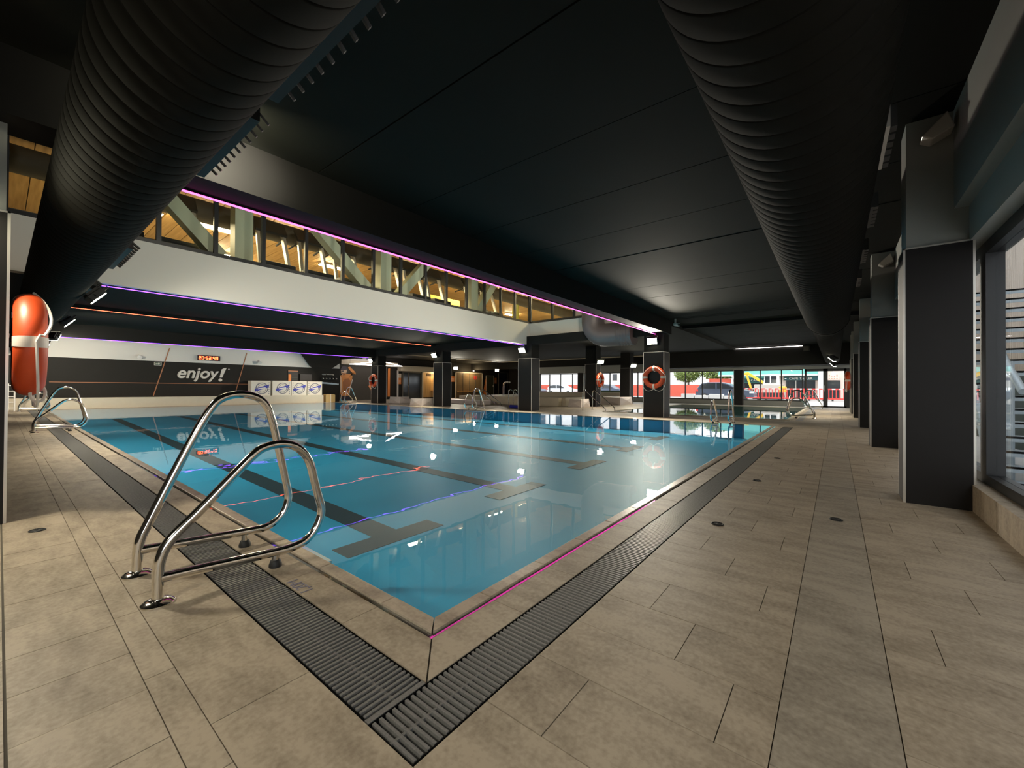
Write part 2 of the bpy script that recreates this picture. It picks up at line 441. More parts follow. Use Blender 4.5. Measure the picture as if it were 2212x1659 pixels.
# --- gratings
def grating(name, label, along, a0, a1, lo, hi, n_near=298):
    t = thing(name, label, 'drain grating', ((lo + hi) / 2 if along == 'y' else a0, a0 if along == 'y' else (lo + hi) / 2, 0))
    pitch = 0.0215; n = int((a1 - a0) / pitch); sw = 0.009
    if along == 'x':
        me = MB().box(-sw/2, sw/2, lo + 0.006, hi - 0.006, -0.022, -0.001).mesh('slat')
        tr = MB().box(a0, a1, lo, hi, -0.11, -0.1).box(a0, a1, lo, lo + 0.003, -0.1, -0.002).box(a0, a1, hi - 0.003, hi, -0.1, -0.002).box(a0 - 0.003, a0, lo, hi, -0.1, -0.002)
        rib = MB().box(a0, a1, (lo + hi)/2 - 0.004, (lo + hi)/2 + 0.004, -0.024, -0.004)
    else:
        me = MB().box(lo + 0.006, hi - 0.006, -sw/2, sw/2, -0.022, -0.001).mesh('slat')
        tr = MB().box(lo, hi, a0, a1, -0.11, -0.1).box(lo, lo + 0.003, a0, a1, -0.1, -0.002).box(hi - 0.003, hi, a0, a1, -0.1, -0.002)
        rib = MB().box((lo + hi)/2 - 0.004, (lo + hi)/2 + 0.004, a0, a1, -0.024, -0.004)
    me.materials.append(M['slat'])
    if along == 'y': obj('end_bar', MB().box(lo, hi, a0 - 0.02, a0 - 0.002, -0.1, -0.001), 'slat', t)
    obj('trough', tr, 'trough', t); obj('rib', rib, 'slat', t)
    far = MB(); L0 = ORIG[t.name]
    for k in range(n):
        a = a0 + pitch * (k + 0.5)
        if k < n_near:
            o = bpy.data.objects.new('slat', me); C.objects.link(o); o.parent = t
            o.location = Vector((a, 0, 0)) - L0 if along == 'x' else Vector((0, a, 0)) - L0
        elif along == 'x': far.box(a - sw/2, a + sw/2, lo + 0.006, hi - 0.006, -0.022, -0.001)
        else: far.box(lo + 0.006, hi - 0.006, a - sw/2, a + sw/2, -0.022, -0.001)
    if far.v: tag(obj('distant_slats', far, 'slat', t), kind='stuff')
grating('channel_grating', 'dark slotted drain grating along the short side of the pool, towards the street windows', 'x', 0.637, 11.6, 0.806, 0.998)
grating('channel_grating', 'dark slotted drain grating along the long side of the pool, under the handrails', 'y', 1.02, 22.3, 0.637, 0.835)

# --- second pool
pool2 = sroot('hydro_pool', (19, 4, 0))
b = MB().box(QX0 - 0.05, QX1 + 0.05, QY0 - 0.05, QY1 + 0.05, -0.5, -0.45)
b.box(QX0 - 0.05, QX0, QY0, QY1, -0.45, -0.01).box(QX1, QX1 + 0.05, QY0, QY1, -0.45, -0.01).box(QX0, QX1, QY0 - 0.05, QY0, -0.45, -0.01).box(QX0, QX1, QY1, QY1 + 0.05, -0.45, -0.01)
obj('basin', b, mat('green_pool_liner', (0.10, 0.30, 0.28), 0.5), pool2)
obj('rim', MB().box(QX0 - 0.09, QX0, QY0 - 0.09, QY1 + 0.09, -0.01, 0.02).box(QX1, QX1 + 0.09, QY0 - 0.09, QY1 + 0.09, -0.01, 0.02)
    .box(QX0, QX1, QY1, QY1 + 0.09, -0.01, 0.02).box(QX0, QX1, QY0 - 0.09, QY0, -0.01, 0.02), 'cream', pool2)
struct('pool_water', MB().add([(QX0, QY0, WL), (QX1, QY0, WL), (QX1, QY1, WL), (QX0, QY1, WL)], [(0, 1, 2, 3)]), 'water')
tag(obj('grating_strip', MB().box(14.4, 24.4, 0.76, 0.93, -0.01, 0.002), 'slat'), 'dark drain grating strip beside the second pool by the glass doors', 'drain grating')
tag(obj('grating_strip', MB().box(11.62, 11.7, 0.806, 1.0, -0.01, 0.002), 'slat'), 'short dark end piece of the drain grating at the far pool corner', 'drain grating')

# --- floor drains and the depth marking
def drain(x, y, label):
    t = thing('floor_drain', label, 'drain', (x, y, 0), group='round floor drains')
    b = MB().tube([(x + 0.034*math.cos(a), y + 0.034*math.sin(a), 0.002) for a in [2*math.pi*i/20 for i in range(20)]], 0.005, 6, closed=True)
    obj('rim', b, 'rubber', t)
    obj('cover', MB().cyl((x, y, -0.003), (x, y, 0.0012), 0.032, 20), 'slat', t)
    obj('cross', MB().box(x - 0.027, x + 0.027, y - 0.004, y + 0.004, 0, 0.0035).box(x - 0.004, x + 0.004, y - 0.027, y + 0.027, 0, 0.0035), 'rubber', t)
drain(3.04, 0.63, 'black round floor drain nearest the slotted grating on the wide deck')
drain(3.68, 0.0, 'faint round floor drain in the darker tile band before the first window pillar')
drain(4.73, 0.62, 'small round floor drain beside the slotted grating, second from the camera')
drain(6.42, 0.61, 'small round floor drain beside the slotted grating, third from the camera')
drain(0.16, 3.94, 'round floor drain at the foot of the pillar with the side-on lifebuoy')
mk = thing('depth_marking', 'grey depth lettering printed on the pool edge stone beside the ladder', 'marking', (0.9, 1.92, 0))
me = text_mesh('1,20M', 0.075, 0.0006, align='CENTER', space=0.9)
me.transform(Matrix.Translation((0.895, 1.93, 0.001)) @ Matrix.Rotation(math.radians(90), 4, 'Z')); me.materials.clear()
obj('print', me, 'ink', mk)

# ================================================================== BUILDING SHELL
CZ = 3.1
ceil = sroot('ceiling', (5, 1, CZ))
xs = [-2.4, -1.1] + [0.9 + 1.11 * k for k in range(-1, 12)] + [13.3]
xs = sorted(set(round(x, 3) for x in xs))
for a, b in zip(xs, xs[1:]):
    obj('slab', MB().box(a + 0.006, b - 0.006, -1.0, 4.2, CZ + random.uniform(0, 0.006), CZ + 0.15), 'black', ceil)
obj('slab_backing', MB().box(-2.45, 26.2, -1.05, 4.2, CZ + 0.03, CZ + 0.2), 'blackb', ceil)
xs2 = [13.3 + 1.12 * k for k in range(11)]
for a, b in zip(xs2, xs2[1:]):
    obj('slab', MB().box(a + 0.006, b - 0.006, -1.0, 4.2, CZ - 0.004, CZ + 0.15), 'black', ceil)
low = MB().box(-2.4, 26.2, 9.75, 25.4, 2.95, 3.15)                 # soffit under the gym
low.box(13.3, 26.2, 4.2, 9.8, 2.95, 3.15)
obj('lower_soffit', low, 'black', ceil)
# beams
def beam(name, b_, label):
    return tag(obj(name, b_, 'blackb'), kind='structure')
beam('beam', MB().box(-2.4, 13.5, 4.16, 4.52, 2.66, CZ + 0.1), '')
beam('beam', MB().box(-2.4, 13.5, 20.0, 20.3, 2.52, 2.96), '')
beam('beam', MB().box(-2.4, 13.4, 15.0, 15.25, 2.88, 2.96), '')
beam('beam', MB().box(13.0, 13.45, 4.5, 25.3, 2.6, 2.94), '')
beam('beam', MB().box(14.9, 15.05, -0.95, 4.2, 3.0, CZ), '')
struct('trim_1', MB().box(24.6, 26.0, -0.95, 8.6, 2.1, CZ), 'blackb')     # bulkhead by the street windows
# white atrium walls with the gym windows
aw = sroot('wall_atrium', (6, 9.6, 2.6))
obj('fascia', MB().box(-2.4, 13.2, 9.6, 9.8, 2.62, 3.47), 'white', aw)
obj('side_fascia', MB().box(13.2, 13.4, 4.6, 9.8, 2.94, 3.47).box(13.2, 13.4, 9.55, 9.8, 2.62, 2.95), 'white', aw)
obj('atrium_roof', MB().box(-2.4, 25, 4.2, 21.0, 5.75, 5.9), 'blackb', aw)
obj('atrium_wall', MB().box(-2.4, 25, 4.16, 4.5, CZ + 0.1, 5.8), 'gymdark', aw)
# outer walls
wl = struct('wall_left', MB().box(-2.6, -2.4, -1.1, 25.5, -0.1, 6), 'bwall')
eb = sroot('wall_back', (6, 23.2, 0))
obj('lower_wall', MB().box(-2.4, 12.65, 23.2, 23.4, 0, 1.97), 'bwall', eb)
obj('upper_wall', MB().box(-2.4, 12.65, 23.2, 23.4, 1.97, 2.96), 'white', eb)
obj('return_wall', MB().box(12.55, 12.65, 23.4, 25.4, 0, 2.96), 'bwall', eb)
obj('spa_wall', MB().box(12.65, 31.4, 25.2, 25.4, 0, 2.96), 'bwall', eb)
obj('spa_side_wall', MB().box(31.2, 31.4, 21.9, 25.3, 0, 2.96), 'bwall', eb)
struct('wall_upper', MB().box(-2.4, 25, 20.9, 21.1, 2.9, 5.9).box(24.9, 25.1, 4, 21, 2.9, 5.9), 'gymwall')
struct('floor_gym', MB().box(-2.4, 25, 9.8, 21, 3.2, 3.6).box(13.4, 25, 4.2, 9.8, 3.2, 3.6), 'gymdark')
tag(obj('spa_ground', MB().prism([(26, 18.1), (31.4, 22.0), (31.4, 25.4), (26, 25.4)], 'z', -0.1, 0.0), 'stone'), kind='structure')
obj('spa_roof', MB().prism([(26, 18.1), (31.4, 22.0), (31.4, 25.4), (26, 25.4)], 'z', 2.96, 3.1), 'blackb', ceil)
struct('wall_spa_end', MB().bar((25.95, 18.2, 1.5), (31.35, 22.1, 1.5), 0.15, 3.0), 'bwall')

# --- gym windows
gw = sroot('window_1', (6, 9.62, 3.5))
mull = [-1.7, -0.85, 0.03, 0.9, 1.78, 2.65, 3.51, 4.41, 5.31, 6.17, 7.04, 7.92, 8.76, 9.66, 10.56, 11.43, 12.28, 13.2]
obj('sill_rail', MB().box(-2.4, 13.2, 9.6, 9.68, 3.47, 3.535), 'frame', gw)
obj('head_rail', MB().box(-2.4, 13.2, 9.6, 9.68, 5.6, 5.75), 'frame', gw)
for x in mull: obj('mullion', MB().box(x - 0.035, x + 0.035, 9.6, 9.68, 3.535, 5.6), 'frame', gw)
for a, b in zip(mull, mull[1:]): obj('pane', MB().box(a + 0.035, b - 0.035, 9.635, 9.64, 3.535, 5.6), 'glass', gw)
gw2 = sroot('window_2', (13.22, 7, 3.5))
my = [9.6, 8.56, 7.61, 6.66, 5.7, 4.75]
obj('sill_rail', MB().box(13.22, 13.3, 4.5, 9.6, 3.47, 3.535), 'frame', gw2)
for y in my: obj('mullion', MB().box(13.22, 13.3, y - 0.035, y + 0.035, 3.535, 5.7), 'frame', gw2)
for a, b in zip(my[1:], my): obj('pane', MB().box(13.255, 13.26, a + 0.035, b - 0.035, 3.535, 5.7), 'glass', gw2)

# --- LED strips
def led(name, b_, m_, label):
    t = thing(name, label, 'led strip', tuple(b_[0:6:2]), group='coloured LED strips under the beams')
    x0, x1, y0, y1, z0, z1 = b_
    obj('diffuser', MB().box(x0, x1, y0, y1, z0, z1), m_, t)
    obj('channel', MB().box(x0 - 0.01, x1 + 0.01, y0 - 0.008, y1 + 0.008, z1, z1 + 0.018), 'blackb', t)
led('led_strip', (0.84, 13.0, 4.49, 4.506, 2.63, 2.642), 'led_pink', 'magenta LED strip under the beam in front of the gym windows')
led('led_strip', (0.84, 13.0, 9.70, 9.716, 2.59, 2.602), 'led_violet', 'violet LED strip under the white gym fascia')
led('led_strip', (0.84, 12.7, 15.0, 15.016, 2.85, 2.862), 'led_orange', 'orange LED strip on the dark soffit between the violet ones')
led('led_strip', (0.84, 12.6, 20.1, 20.118, 2.49, 2.502), 'led_violet', 'violet LED strip above the white band of the back wall')
led('led_strip', (24.55, 24.57, 1.3, 7.6, 3.03, 3.05), 'led_white', 'white LED strip on the dark ceiling towards the street windows')

# ================================================================== PILLARS
def pillar(name, x0, x1, y0, y1, label, top=2.06, cz=2.96, upper='blackb'):
    t = thing(name, label, 'pillar', ((x0 + x1)/2, (y0 + y1)/2, 0), kind='structure')
    e = 0.012
    obj('cladding_panel', MB().box(x0, x0 + e, y0 + 0.014, y1 - 0.014, 0, top), 'clad', t)
    obj('cladding_panel', MB().box(x1 - e, x1, y0 + 0.014, y1 - 0.014, 0, top), 'clad', t)
    obj('cladding_panel', MB().box(x0 + 0.014, x1 - 0.014, y0, y0 + e, 0, top), 'clad', t)
    obj('cladding_panel', MB().box(x0 + 0.014, x1 - 0.014, y1 - e, y1, 0, top), 'clad', t)
    for x in (x0, x1 - 0.014):
        for y in (y0, y1 - 0.014): obj('edge_trim', MB().box(x, x + 0.014, y, y + 0.014, 0, top + 0.012), 'alu', t)
    obj('top_trim', MB().box(x0, x1, y0, y0 + 0.014, top, top + 0.012).box(x0, x1, y1 - 0.014, y1, top, top + 0.012)
        .box(x0, x0 + 0.014, y0, y1, top, top + 0.012).box(x1 - 0.014, x1, y0, y1, top, top + 0.012), 'alu', t)
    i = 0.02
    obj('upper_column', MB().box(x0 + i, x1 - i, y0 + i, y1 - i, 0.01, cz), upper, t)
    return t
pillar('pillar', 12.95, 13.5, 4.22, 4.88, 'black clad pillar at the pool edge with a lifebuoy on its broad face', cz=2.65)
pillar('pillar', 12.95, 13.5, 9.32, 9.98, 'black clad pillar at the pool edge under the corner of the white fascia', cz=2.6)
pillar('pillar', 12.95, 13.5, 14.45, 15.1, 'black clad pillar at the pool edge in front of the wooden sauna', cz=2.6)
pillar('pillar', 12.95, 13.5, 19.7, 20.35, 'black clad pillar at the pool edge beside the swimmer mural', cz=2.6)
pillar('pillar', 17.9, 18.4, 9.05, 9.65, 'black clad pillar behind the curved steps with a lifebuoy on its narrow side')
pillar('pillar', 22.5, 23.0, 9.25, 9.85, 'black clad pillar nearest the street windows, beside the pale boxes')
for k, x in enumerate((4.6, 8.72, 12.9, 17.1, 21.2)):
    nm = ('first', 'second', 'third', 'fourth', 'fifth')[k]
    pillar('pillar', x, x + 0.34, -0.83, -0.43, nm + ' black clad pillar of the row along the staircase window, counted from the camera', cz=CZ, upper='grey')
pillar('pillar', -0.62, 0.04, 4.31, 4.97, 'black pillar cut off by the picture edge, with a lifebuoy seen side-on', cz=2.66, upper='grey')
for y0, y1, nm in ((4.05, 4.51, 'grey-capped dark pier in the street window wall, beside the excavator view'), (13.96, 14.45, 'grey-capped dark pier in the street window wall, beside the silver car view')):
    pillar('pier', 25.7, 25.95, y0, y1, nm, 1.98, 2.4, 'grey')

# --- right hand side: lintel, sill and window towards the outside stair
rw = sroot('wall_right', (10, -1, 0))
obj('lintel', MB().box(-2.4, 26, -1.1, -0.72, 2.33, CZ), 'grey', rw)
obj('lintel_soffit', MB().box(-2.4, 26, -1.1, -0.80, 2.06, 2.33), 'grey', rw)
for a, b in zip([-2.4 + 1.07 * k for k in range(27)], [-2.4 + 1.07 * k for k in range(1, 28)]):
    obj('sill_stone', MB().box(a + .002, min(b, 26) - .002, -1.1, -0.81, 0, 0.2), 'stone', rw)
rwin = sroot('window_3', (5, -0.95, 0.2))
fb = MB().box(-2.4, 26, -1.0, -0.9, 0.2, 0.27).box(-2.4, 26, -1.0, -0.9, 1.97, 2.06)
obj('rail', fb, 'frame', rwin)
wx = [-2.35, 0.6, 4.75, 8.8, 13.0, 17.2, 21.3, 25.9]
for x in wx: obj('mullion', MB().box(x - 0.04, x + 0.04 if x != 4.75 else x + 0.12, -1.0, -0.9, 0.27, 1.97), 'frame', rwin)
for a, b in zip(wx, wx[1:]): obj('pane', MB().box(a + 0.04, b - 0.04, -0.955, -0.95, 0.27, 1.97), 'glass', rwin)

# --- street facade
fw = sroot('wall_street', (26, 8, 0))
obj('plinth', MB().box(25.9, 26.1, 1.3, 4.05, 0, 0.27).box(25.9, 26.1, 4.5, 17.9, 0, 0.27), 'grey', fw)
obj('header', MB().box(25.8, 26.1, -1.0, 18.2, 1.95, 2.45), 'grey', fw)
obj('upper', MB().box(25.9, 26.1, -1.0, 25.3, 2.4, 3.3), 'blackb', fw)
obj('side', MB().box(25.9, 26.1, 17.85, 18.2, 0, 2.9), 'blackb', fw)
sw = sroot('window_4', (25.95, 8, 0.3))
def glazing(parent, ys, z0, z1, x=25.95, fr=0.05):
    obj('rail', MB().box(x - 0.04, x + 0.04, ys[0], ys[-1], z0, z0 + 0.06).box(x - 0.04, x + 0.04, ys[0], ys[-1], z1 - 0.05, z1), 'frame', parent)
    for y in ys: obj('mullion', MB().box(x - 0.04, x + 0.04, y - fr/2, y + fr/2, z0, z1), 'frame', parent)
    for a, b in zip(ys, ys[1:]): obj('pane', MB().box(x - 0.003, x + 0.003, a + fr/2, b - fr/2, z0 + 0.06, z1 - 0.05), 'glass', parent)
glazing(sw, [1.36, 2.28, 3.25, 4.05], 0.27, 1.95)
glazing(sw, [4.51, 5.21, 6.2, 7.17, 8.1, 9.1, 10.12, 11.1, 12.08, 13.0, 13.96], 0.27, 1.95)
glazing(sw, [14.45, 15.0, 16.0, 16.97, 17.83], 0.27, 1.93)
for n, (a, b) in ((1, (0.42, 1.28)), (2, (-0.4, 0.42))):
    d = sroot('door_%d' % n, (25.95, (a + b)/2, 0))
    obj('door_frame', MB().box(25.9, 26.0, a, a + 0.09, 0, 1.95).box(25.9, 26.0, b - 0.09, b, 0, 1.95).box(25.9, 26.0, a, b, 1.82, 1.95).box(25.9, 26.0, a, b, 0, 0.07), 'frame', d)
    obj('pane', MB().box(25.947, 25.953, a + 0.09, b - 0.09, 0.07, 1.82), 'glass', d)
    obj('handle', MB().cyl((25.86, a + 0.05, 0.8), (25.86, a + 0.05, 1.1), 0.012, 8), 'alu', d)
obj('side_post', MB().box(25.9, 26.05, -1.0, -0.4, 0, 2.0), 'frame', fw)
fs = thing('window_film', 'green window film with a white telephone number low on the street window', 'sign', (25.9, 12.1, 0.3))
obj('film', MB().box(25.9, 25.905, 11.15, 12.85, 0.33, 0.74), 'green', fs)
lettering('digits', '8 841515 05', 0.19, 'letter', (25.895, 12.66, 0.42), '-x', fs, extrude=0.002, offset=0.004)

# ================================================================== DUCTS
def spiral_duct(path0, axis, a0, a1, r, pitch, m_, parent, seg=56):
    cx, cz = path0
    rs = []
    a = a0
    while a < a1 - pitch:
        rs += [(a, r), (a + pitch - 0.016, r), (a + pitch - 0.010, r - 0.010), (a + pitch - 0.004, r - 0.002)]; a += pitch
    rs.append((a1, r))
    pts = [(t, cx, cz) if axis == 'x' else (cx, t, cz) for t, _ in rs]
    return obj('spiral_duct', MB().tube(pts, [q for _, q in rs], seg), m_, parent, smooth=True)
ld = thing('ventilation_duct', 'large dark spiral duct hanging over the long pool side, with louvred outlets', 'duct', (0.486, 8, 2.06))
spiral_duct((0.486, 2.356), 'y', 0.5, 22.9, 0.294, 0.125, M['duct'], ld)
def outlet(y0, y1, n):
    t = MB(); x0 = 0.486 + 0.294 - 0.02
    obj('outlet_box', MB().box(0.70, 0.83, y0, y1, 2.29, 2.42), 'rubber', ld)
    for k in range(n):
        y = y0 + (y1 - y0) * (k + 0.5) / n
        s_ = MB().box(-0.05, 0.05, -0.022, 0.022, -0.006, 0.006).xf(Matrix.Translation((0.85, y, 2.35)) @ Matrix.Rotation(0.7, 4, 'Y') @ Matrix.Rotation(0.6, 4, 'X'))
        obj('louvre', s_, 'tread', ld)
outlet(1.1, 2.12, 11); outlet(2.34, 3.26, 11); outlet(5.55, 6.7, 11); outlet(8.0, 8.75, 8)
rd = thing('ventilation_duct', 'large dark spiral duct hanging over the wide deck, tapering towards the street', 'duct', (4, 0.142, 2.0))
spiral_duct((0.142, 2.356), 'x', -2.3, 10.2, 0.353, 0.125, M['duct'], rd)
obj('reducer', MB().tube([(10.2, 0.142, 2.356), (10.25, 0.142, 2.356), (10.7, 0.142, 2.32), (10.75, 0.142, 2.32)], [0.36, 0.36, 0.29, 0.29], 48), 'duct', rd, smooth=True)
spiral_duct((0.142, 2.32), 'x', 10.7, 23.5, 0.285, 0.25, M['duct'], rd, 40)
for a, b in ((3.1, 3.68), (4.4, 4.95), (5.7, 6.3), (7.1, 7.7), (-0.4, 0.2), (1.2, 1.8)):
    obj('outlet_box', MB().box(a, b, -0.24, -0.15, 2.40, 2.52), 'silver' if a < 3.5 else 'tread', rd)
    for k in range(6):
        x = a + (b - a) * (k + 0.5) / 6
        obj('louvre', MB().box(x - 0.035, x + 0.035, -0.27, -0.24, 2.40, 2.52), 'tread', rd)
ed = thing('ventilation_duct', 'grey duct elbow dropping beside the white fascia at the atrium corner', 'duct', (13.3, 6, 2.3))
pa = [(12.75, 6.75, 3.7), (12.75, 6.75, 3.25)] + [(12.75, 6.75 - 0.5 * (1 - math.cos(a)), 3.25 - 0.5 * math.sin(a)) for a in [math.radians(15 * k) for k in range(1, 7)]] + [(12.75, 5.75, 2.75)]
obj('elbow', MB().tube([(x + .35, y, z) for x, y, z in pa], 0.40, 32), 'duct2', ed, smooth=True)
spiral = MB().tube([(13.1, 5.75 - 0.05 * k, 2.75) for k in range(11)], [0.41 if k % 2 else 0.395 for k in range(11)], 32)
obj('ribbed_collar', spiral, 'duct2', ed)

# ================================================================== FLOODLIGHTS
def flood_proto():
    t = thing('floodlight', 'flood', 'floodlight', group='floodlights', world=False)
    obj('housing', MB().box(0.0, 0.09, -0.15, 0.15, -0.1, 0.1), 'rubber', t, bevel=0.01)
    obj('lens', MB().box(-0.008, 0.0, -0.14, 0.14, -0.092, 0.092), 'lamp', t)
    obj('bracket', MB().box(0.03, 0.06, -0.17, -0.15, -0.02, 0.16).box(0.03, 0.06, 0.15, 0.17, -0.02, 0.16).box(0.03, 0.06, -0.17, 0.17, 0.15, 0.165), 'rubber', t)
    for k in range(5): obj('cooling_fin', MB().box(0.09, 0.12, -0.13 + 0.065*k - 0.006, -0.13 + 0.065*k + 0.006, -0.08, 0.08), 'rubber', t)
    return t
FP = flood_proto(); used = [False]
def flood(loc, aim, power, label, size=165, rod=None):
    """aim: direction the lens looks to"""
    if used[0]: t = copy_tree(FP)
    else: t = FP; used[0] = True
    d = Vector(aim).normalized()
    # local -X is the lens direction
    q = d.to_track_quat('-X', 'Z')
    t.location = loc; t.rotation_mode = 'QUATERNION'; t.rotation_quaternion = q
    t['label'] = label
    if rod:
        r_ = obj('drop_rod', MB().bar((loc[0], loc[1], loc[2] + 0.12), (loc[0], loc[1], rod), 0.025, 0.025), 'rubber', t)
        r_.matrix_parent_inverse = (Matrix.Translation(loc) @ q.to_matrix().to_4x4()).inverted()
    l = bpy.data.lights.new('flood_light', 'SPOT'); l.energy = power * FLOOD; l.color = (1.0, 0.92, 0.76)
    l.spot_size = math.radians(size); l.spot_blend = 0.6; l.shadow_soft_size = 0.09
    lo = bpy.data.objects.new('flood_light', l); C.objects.link(lo)
    lo.location = Vector(loc) + d * 0.06; lo.rotation_euler = d.to_track_quat('-Z', 'Y').to_euler()
    FLOODS.append(lo)
    return t
flood((12.82, 4.55, 2.40), (-1, -0.12, -0.3), 520, 'lit floodlight on the pillar with the lifebuoy, below the magenta strip')
flood((12.82, 9.70, 2.38), (-1, 0, -0.6), 420, 'lit floodlight under the corner of the white fascia', 125)
flood((12.82, 14.92, 2.40), (-1, 0, -0.6), 420, 'lit floodlight above the pillar in front of the wooden sauna', 125)
flood((12.82, 20.25, 2.38), (-1, 0, -0.6), 420, 'lit floodlight above the pillar beside the swimmer mural', 125)
flood((0.87, 8.2, 2.15), (0.75, 0.0, -0.65), 150, 'lit floodlight on the long duct, first one past the louvres')
flood((0.87, 12.0, 2.15), (0.75, 0.0, -0.65), 150, 'lit floodlight on the long duct, second one past the louvres')
flood((0.87, 15.9, 2.15), (0.6, 0.6, -0.5), 150, 'lit floodlight on the long duct just below the end of the upper violet strip')
flood((0.87, 19.7, 2.15), (0.6, 0.7, -0.4), 170, 'added lit floodlight on the long duct nearest the back wall, behind the side-on lifebuoy')  # hidden lamp added to brighten the white band of the back wall
flood((17.2, 0.10, 1.90), (0.2, 0.7, -0.7), 110, 'lit floodlight under the tapering duct, nearer one above the deck')
flood((21.1, 0.10, 1.90), (0.2, 0.7, -0.7), 110, 'lit floodlight under the tapering duct, farther one by the doors')
flood((17.86, 8.80, 2.14), (-0.6, -0.45, -0.8), 130, 'lit floodlight beside the pillar behind the curved steps', 125, rod=2.955)
flood((22.4, 9.0, 2.17), (-0.6, -0.45, -0.8), 130, 'lit floodlight beside the pillar nearest the street windows', 125, rod=2.955)
flood((20.9, 21.9, 2.30), (-0.6, -0.6, -0.4), 160, 'lit floodlight in front of the steam room, left of the pair', rod=2.955)
flood((25.2, 21.6, 2.28), (-0.6, -0.6, -0.4), 160, 'lit floodlight in front of the dark door, right of the pair', rod=2.955)
# unseen: pillar lamp read from rail shadows, wall lamp added for the near floor
flood((-0.3, 4.2, 2.05), (0.30, -0.6, -1), 75, 'floodlight on the near face of the pillar cut off by the frame', 84)
flood((-2.2, 0.85, 2.3), (0.6, 0.1, -1), 75, 'added floodlight on the side wall behind the camera', 100)
for x, nm in ((2.6, 'left'), (6.6, 'middle'), (10.4, 'right')):
    flood((x, 4.66, 3.9), (0, 1, -0.5), 75, 'added floodlight behind the magenta-lit beam washing the white fascia, %s one of three' % nm, 130)  # unseen lamps added for the even light on the fascia
flood((0.95, 3.6, 2.85), (0.5, 1.0, 0.0), 80, 'floodlight above the long duct lighting the beam', 70, rod=3.1)

# ================================================================== POOL LADDERS
near = [(0.427, -0.01), (0.427, 0.128), (0.436, 0.195), (0.471, 0.262), (0.573, 0.363), (0.69, 0.487), (0.781, 0.58), (0.833, 0.612), (0.908, 0.621), (0.98, 0.599), (1.033, 0.547), (1.061, 0.488), (1.082, 0.405), (1.107, 0.305), (1.121, 0.245), (1.116, 0.191), (1.084, 0.127), (1.03, 0.085), (0.956, 0.071), (0.865, 0.074), (0.619, 0.092), (0.436, 0.104)]
far = [(0.427, -0.01), (0.429, 0.114), (0.439, 0.174), (0.468, 0.245), (0.544, 0.424), (0.638, 0.636), (0.713, 0.786), (0.765, 0.847), (0.849, 0.871), (0.938, 0.853), (0.993, 0.8), (1.025, 0.712), (1.059, 0.56), (1.094, 0.396), (1.117, 0.285), (1.121, 0.221), (1.097, 0.147), (1.048, 0.1), (0.992, 0.08), (0.908, 0.082), (0.64, 0.100), (0.438, 0.116)]
def smooth_path(pts, n=5):
    out = []
    for i in range(len(pts) - 1):
        p0 = Vector((*pts[max(i-1, 0)], 0)); p1 = Vector((*pts[i], 0)); p2 = Vector((*pts[i+1], 0)); p3 = Vector((*pts[min(i+2, len(pts)-1)], 0))
        for k in range(n):
            t = k / n
            q = 0.5 * ((2*p1) + (p2 - p0)*t + (2*p0 - 5*p1 + 4*p2 - p3)*t*t + (3*p1 - p0 - 3*p2 + p3)*t**3)
            out.append((q.x, q.y))
    out.append(pts[-1]); return out
def ladder_proto():
    t = thing('pool_ladder', 'x', 'pool ladder', group='chrome pool ladders', world=False)
    for prof, y in ((near, 0.0), (far, 0.415)):
        pts = [(x - 0.427, y, z) for x, z in smooth_path(prof)]
        r = obj('rail', MB().tube(pts, 0.0215, 16), 'chrome', t, smooth=True)
        b = MB().tube([(0, y, 0.0), (0, y, 0.006), (0, y, 0.017), (0, y, 0.021)], [0.058, 0.058, 0.044, 0.024], 28)
        obj('flange', b, 'chrome', r, smooth=True)
        obj('stub', MB().cyl((0.46, y, 0.03), (0.46, y, 0.085), 0.017, 12), 'chrome', r, smooth=True)
        obj('rubber_foot', MB().tube([(0.46, y, 0.0), (0.46, y, 0.012), (0.46, y, 0.032), (0.46, y, 0.036)], [0.030, 0.030, 0.023, 0.019], 14), 'rubber', r, smooth=True)
    for k in range(3):
        z = -0.08 - 0.1 * k
        obj('step', MB().box(0.70, 0.76, 0.0, 0.415, z - 0.012, z + 0.012), 'chrome', t)
    return t
lad = ladder_proto()
lad.location = (0.427, 2.24, 0); lad['label'] = 'chrome pool ladder with one tall and one short looped rail, largest in view'
dup(lad, (0.427, 11.9, 0), 0, 'chrome pool ladder on the long pool side, halfway to the enjoy wall')
dup(lad, (0.427, 21.5, 0), 0, 'chrome pool ladder on the long pool side, at the foot of the enjoy wall')
dup(lad, (12.35, 2.58, 0), math.pi, 'chrome pool ladder on the walkway between the two pools, by the pillar with lifebuoy')
dup(lad, (12.42, 11.75, 0), math.pi, 'chrome pool ladder on the far pool edge between two pillars, before the steam room')
dup(lad, (12.42, 21.35, 0), math.pi, 'chrome pool ladder in front of the swimmer mural')
dup(lad, (16.0, 0.53, 0), math.pi/2, 'chrome ladder of the second pool on the deck side, nearer one')
dup(lad, (24.0, 0.50, 0), math.pi/2, 'chrome ladder of the second pool on the deck side, in front of the doors')

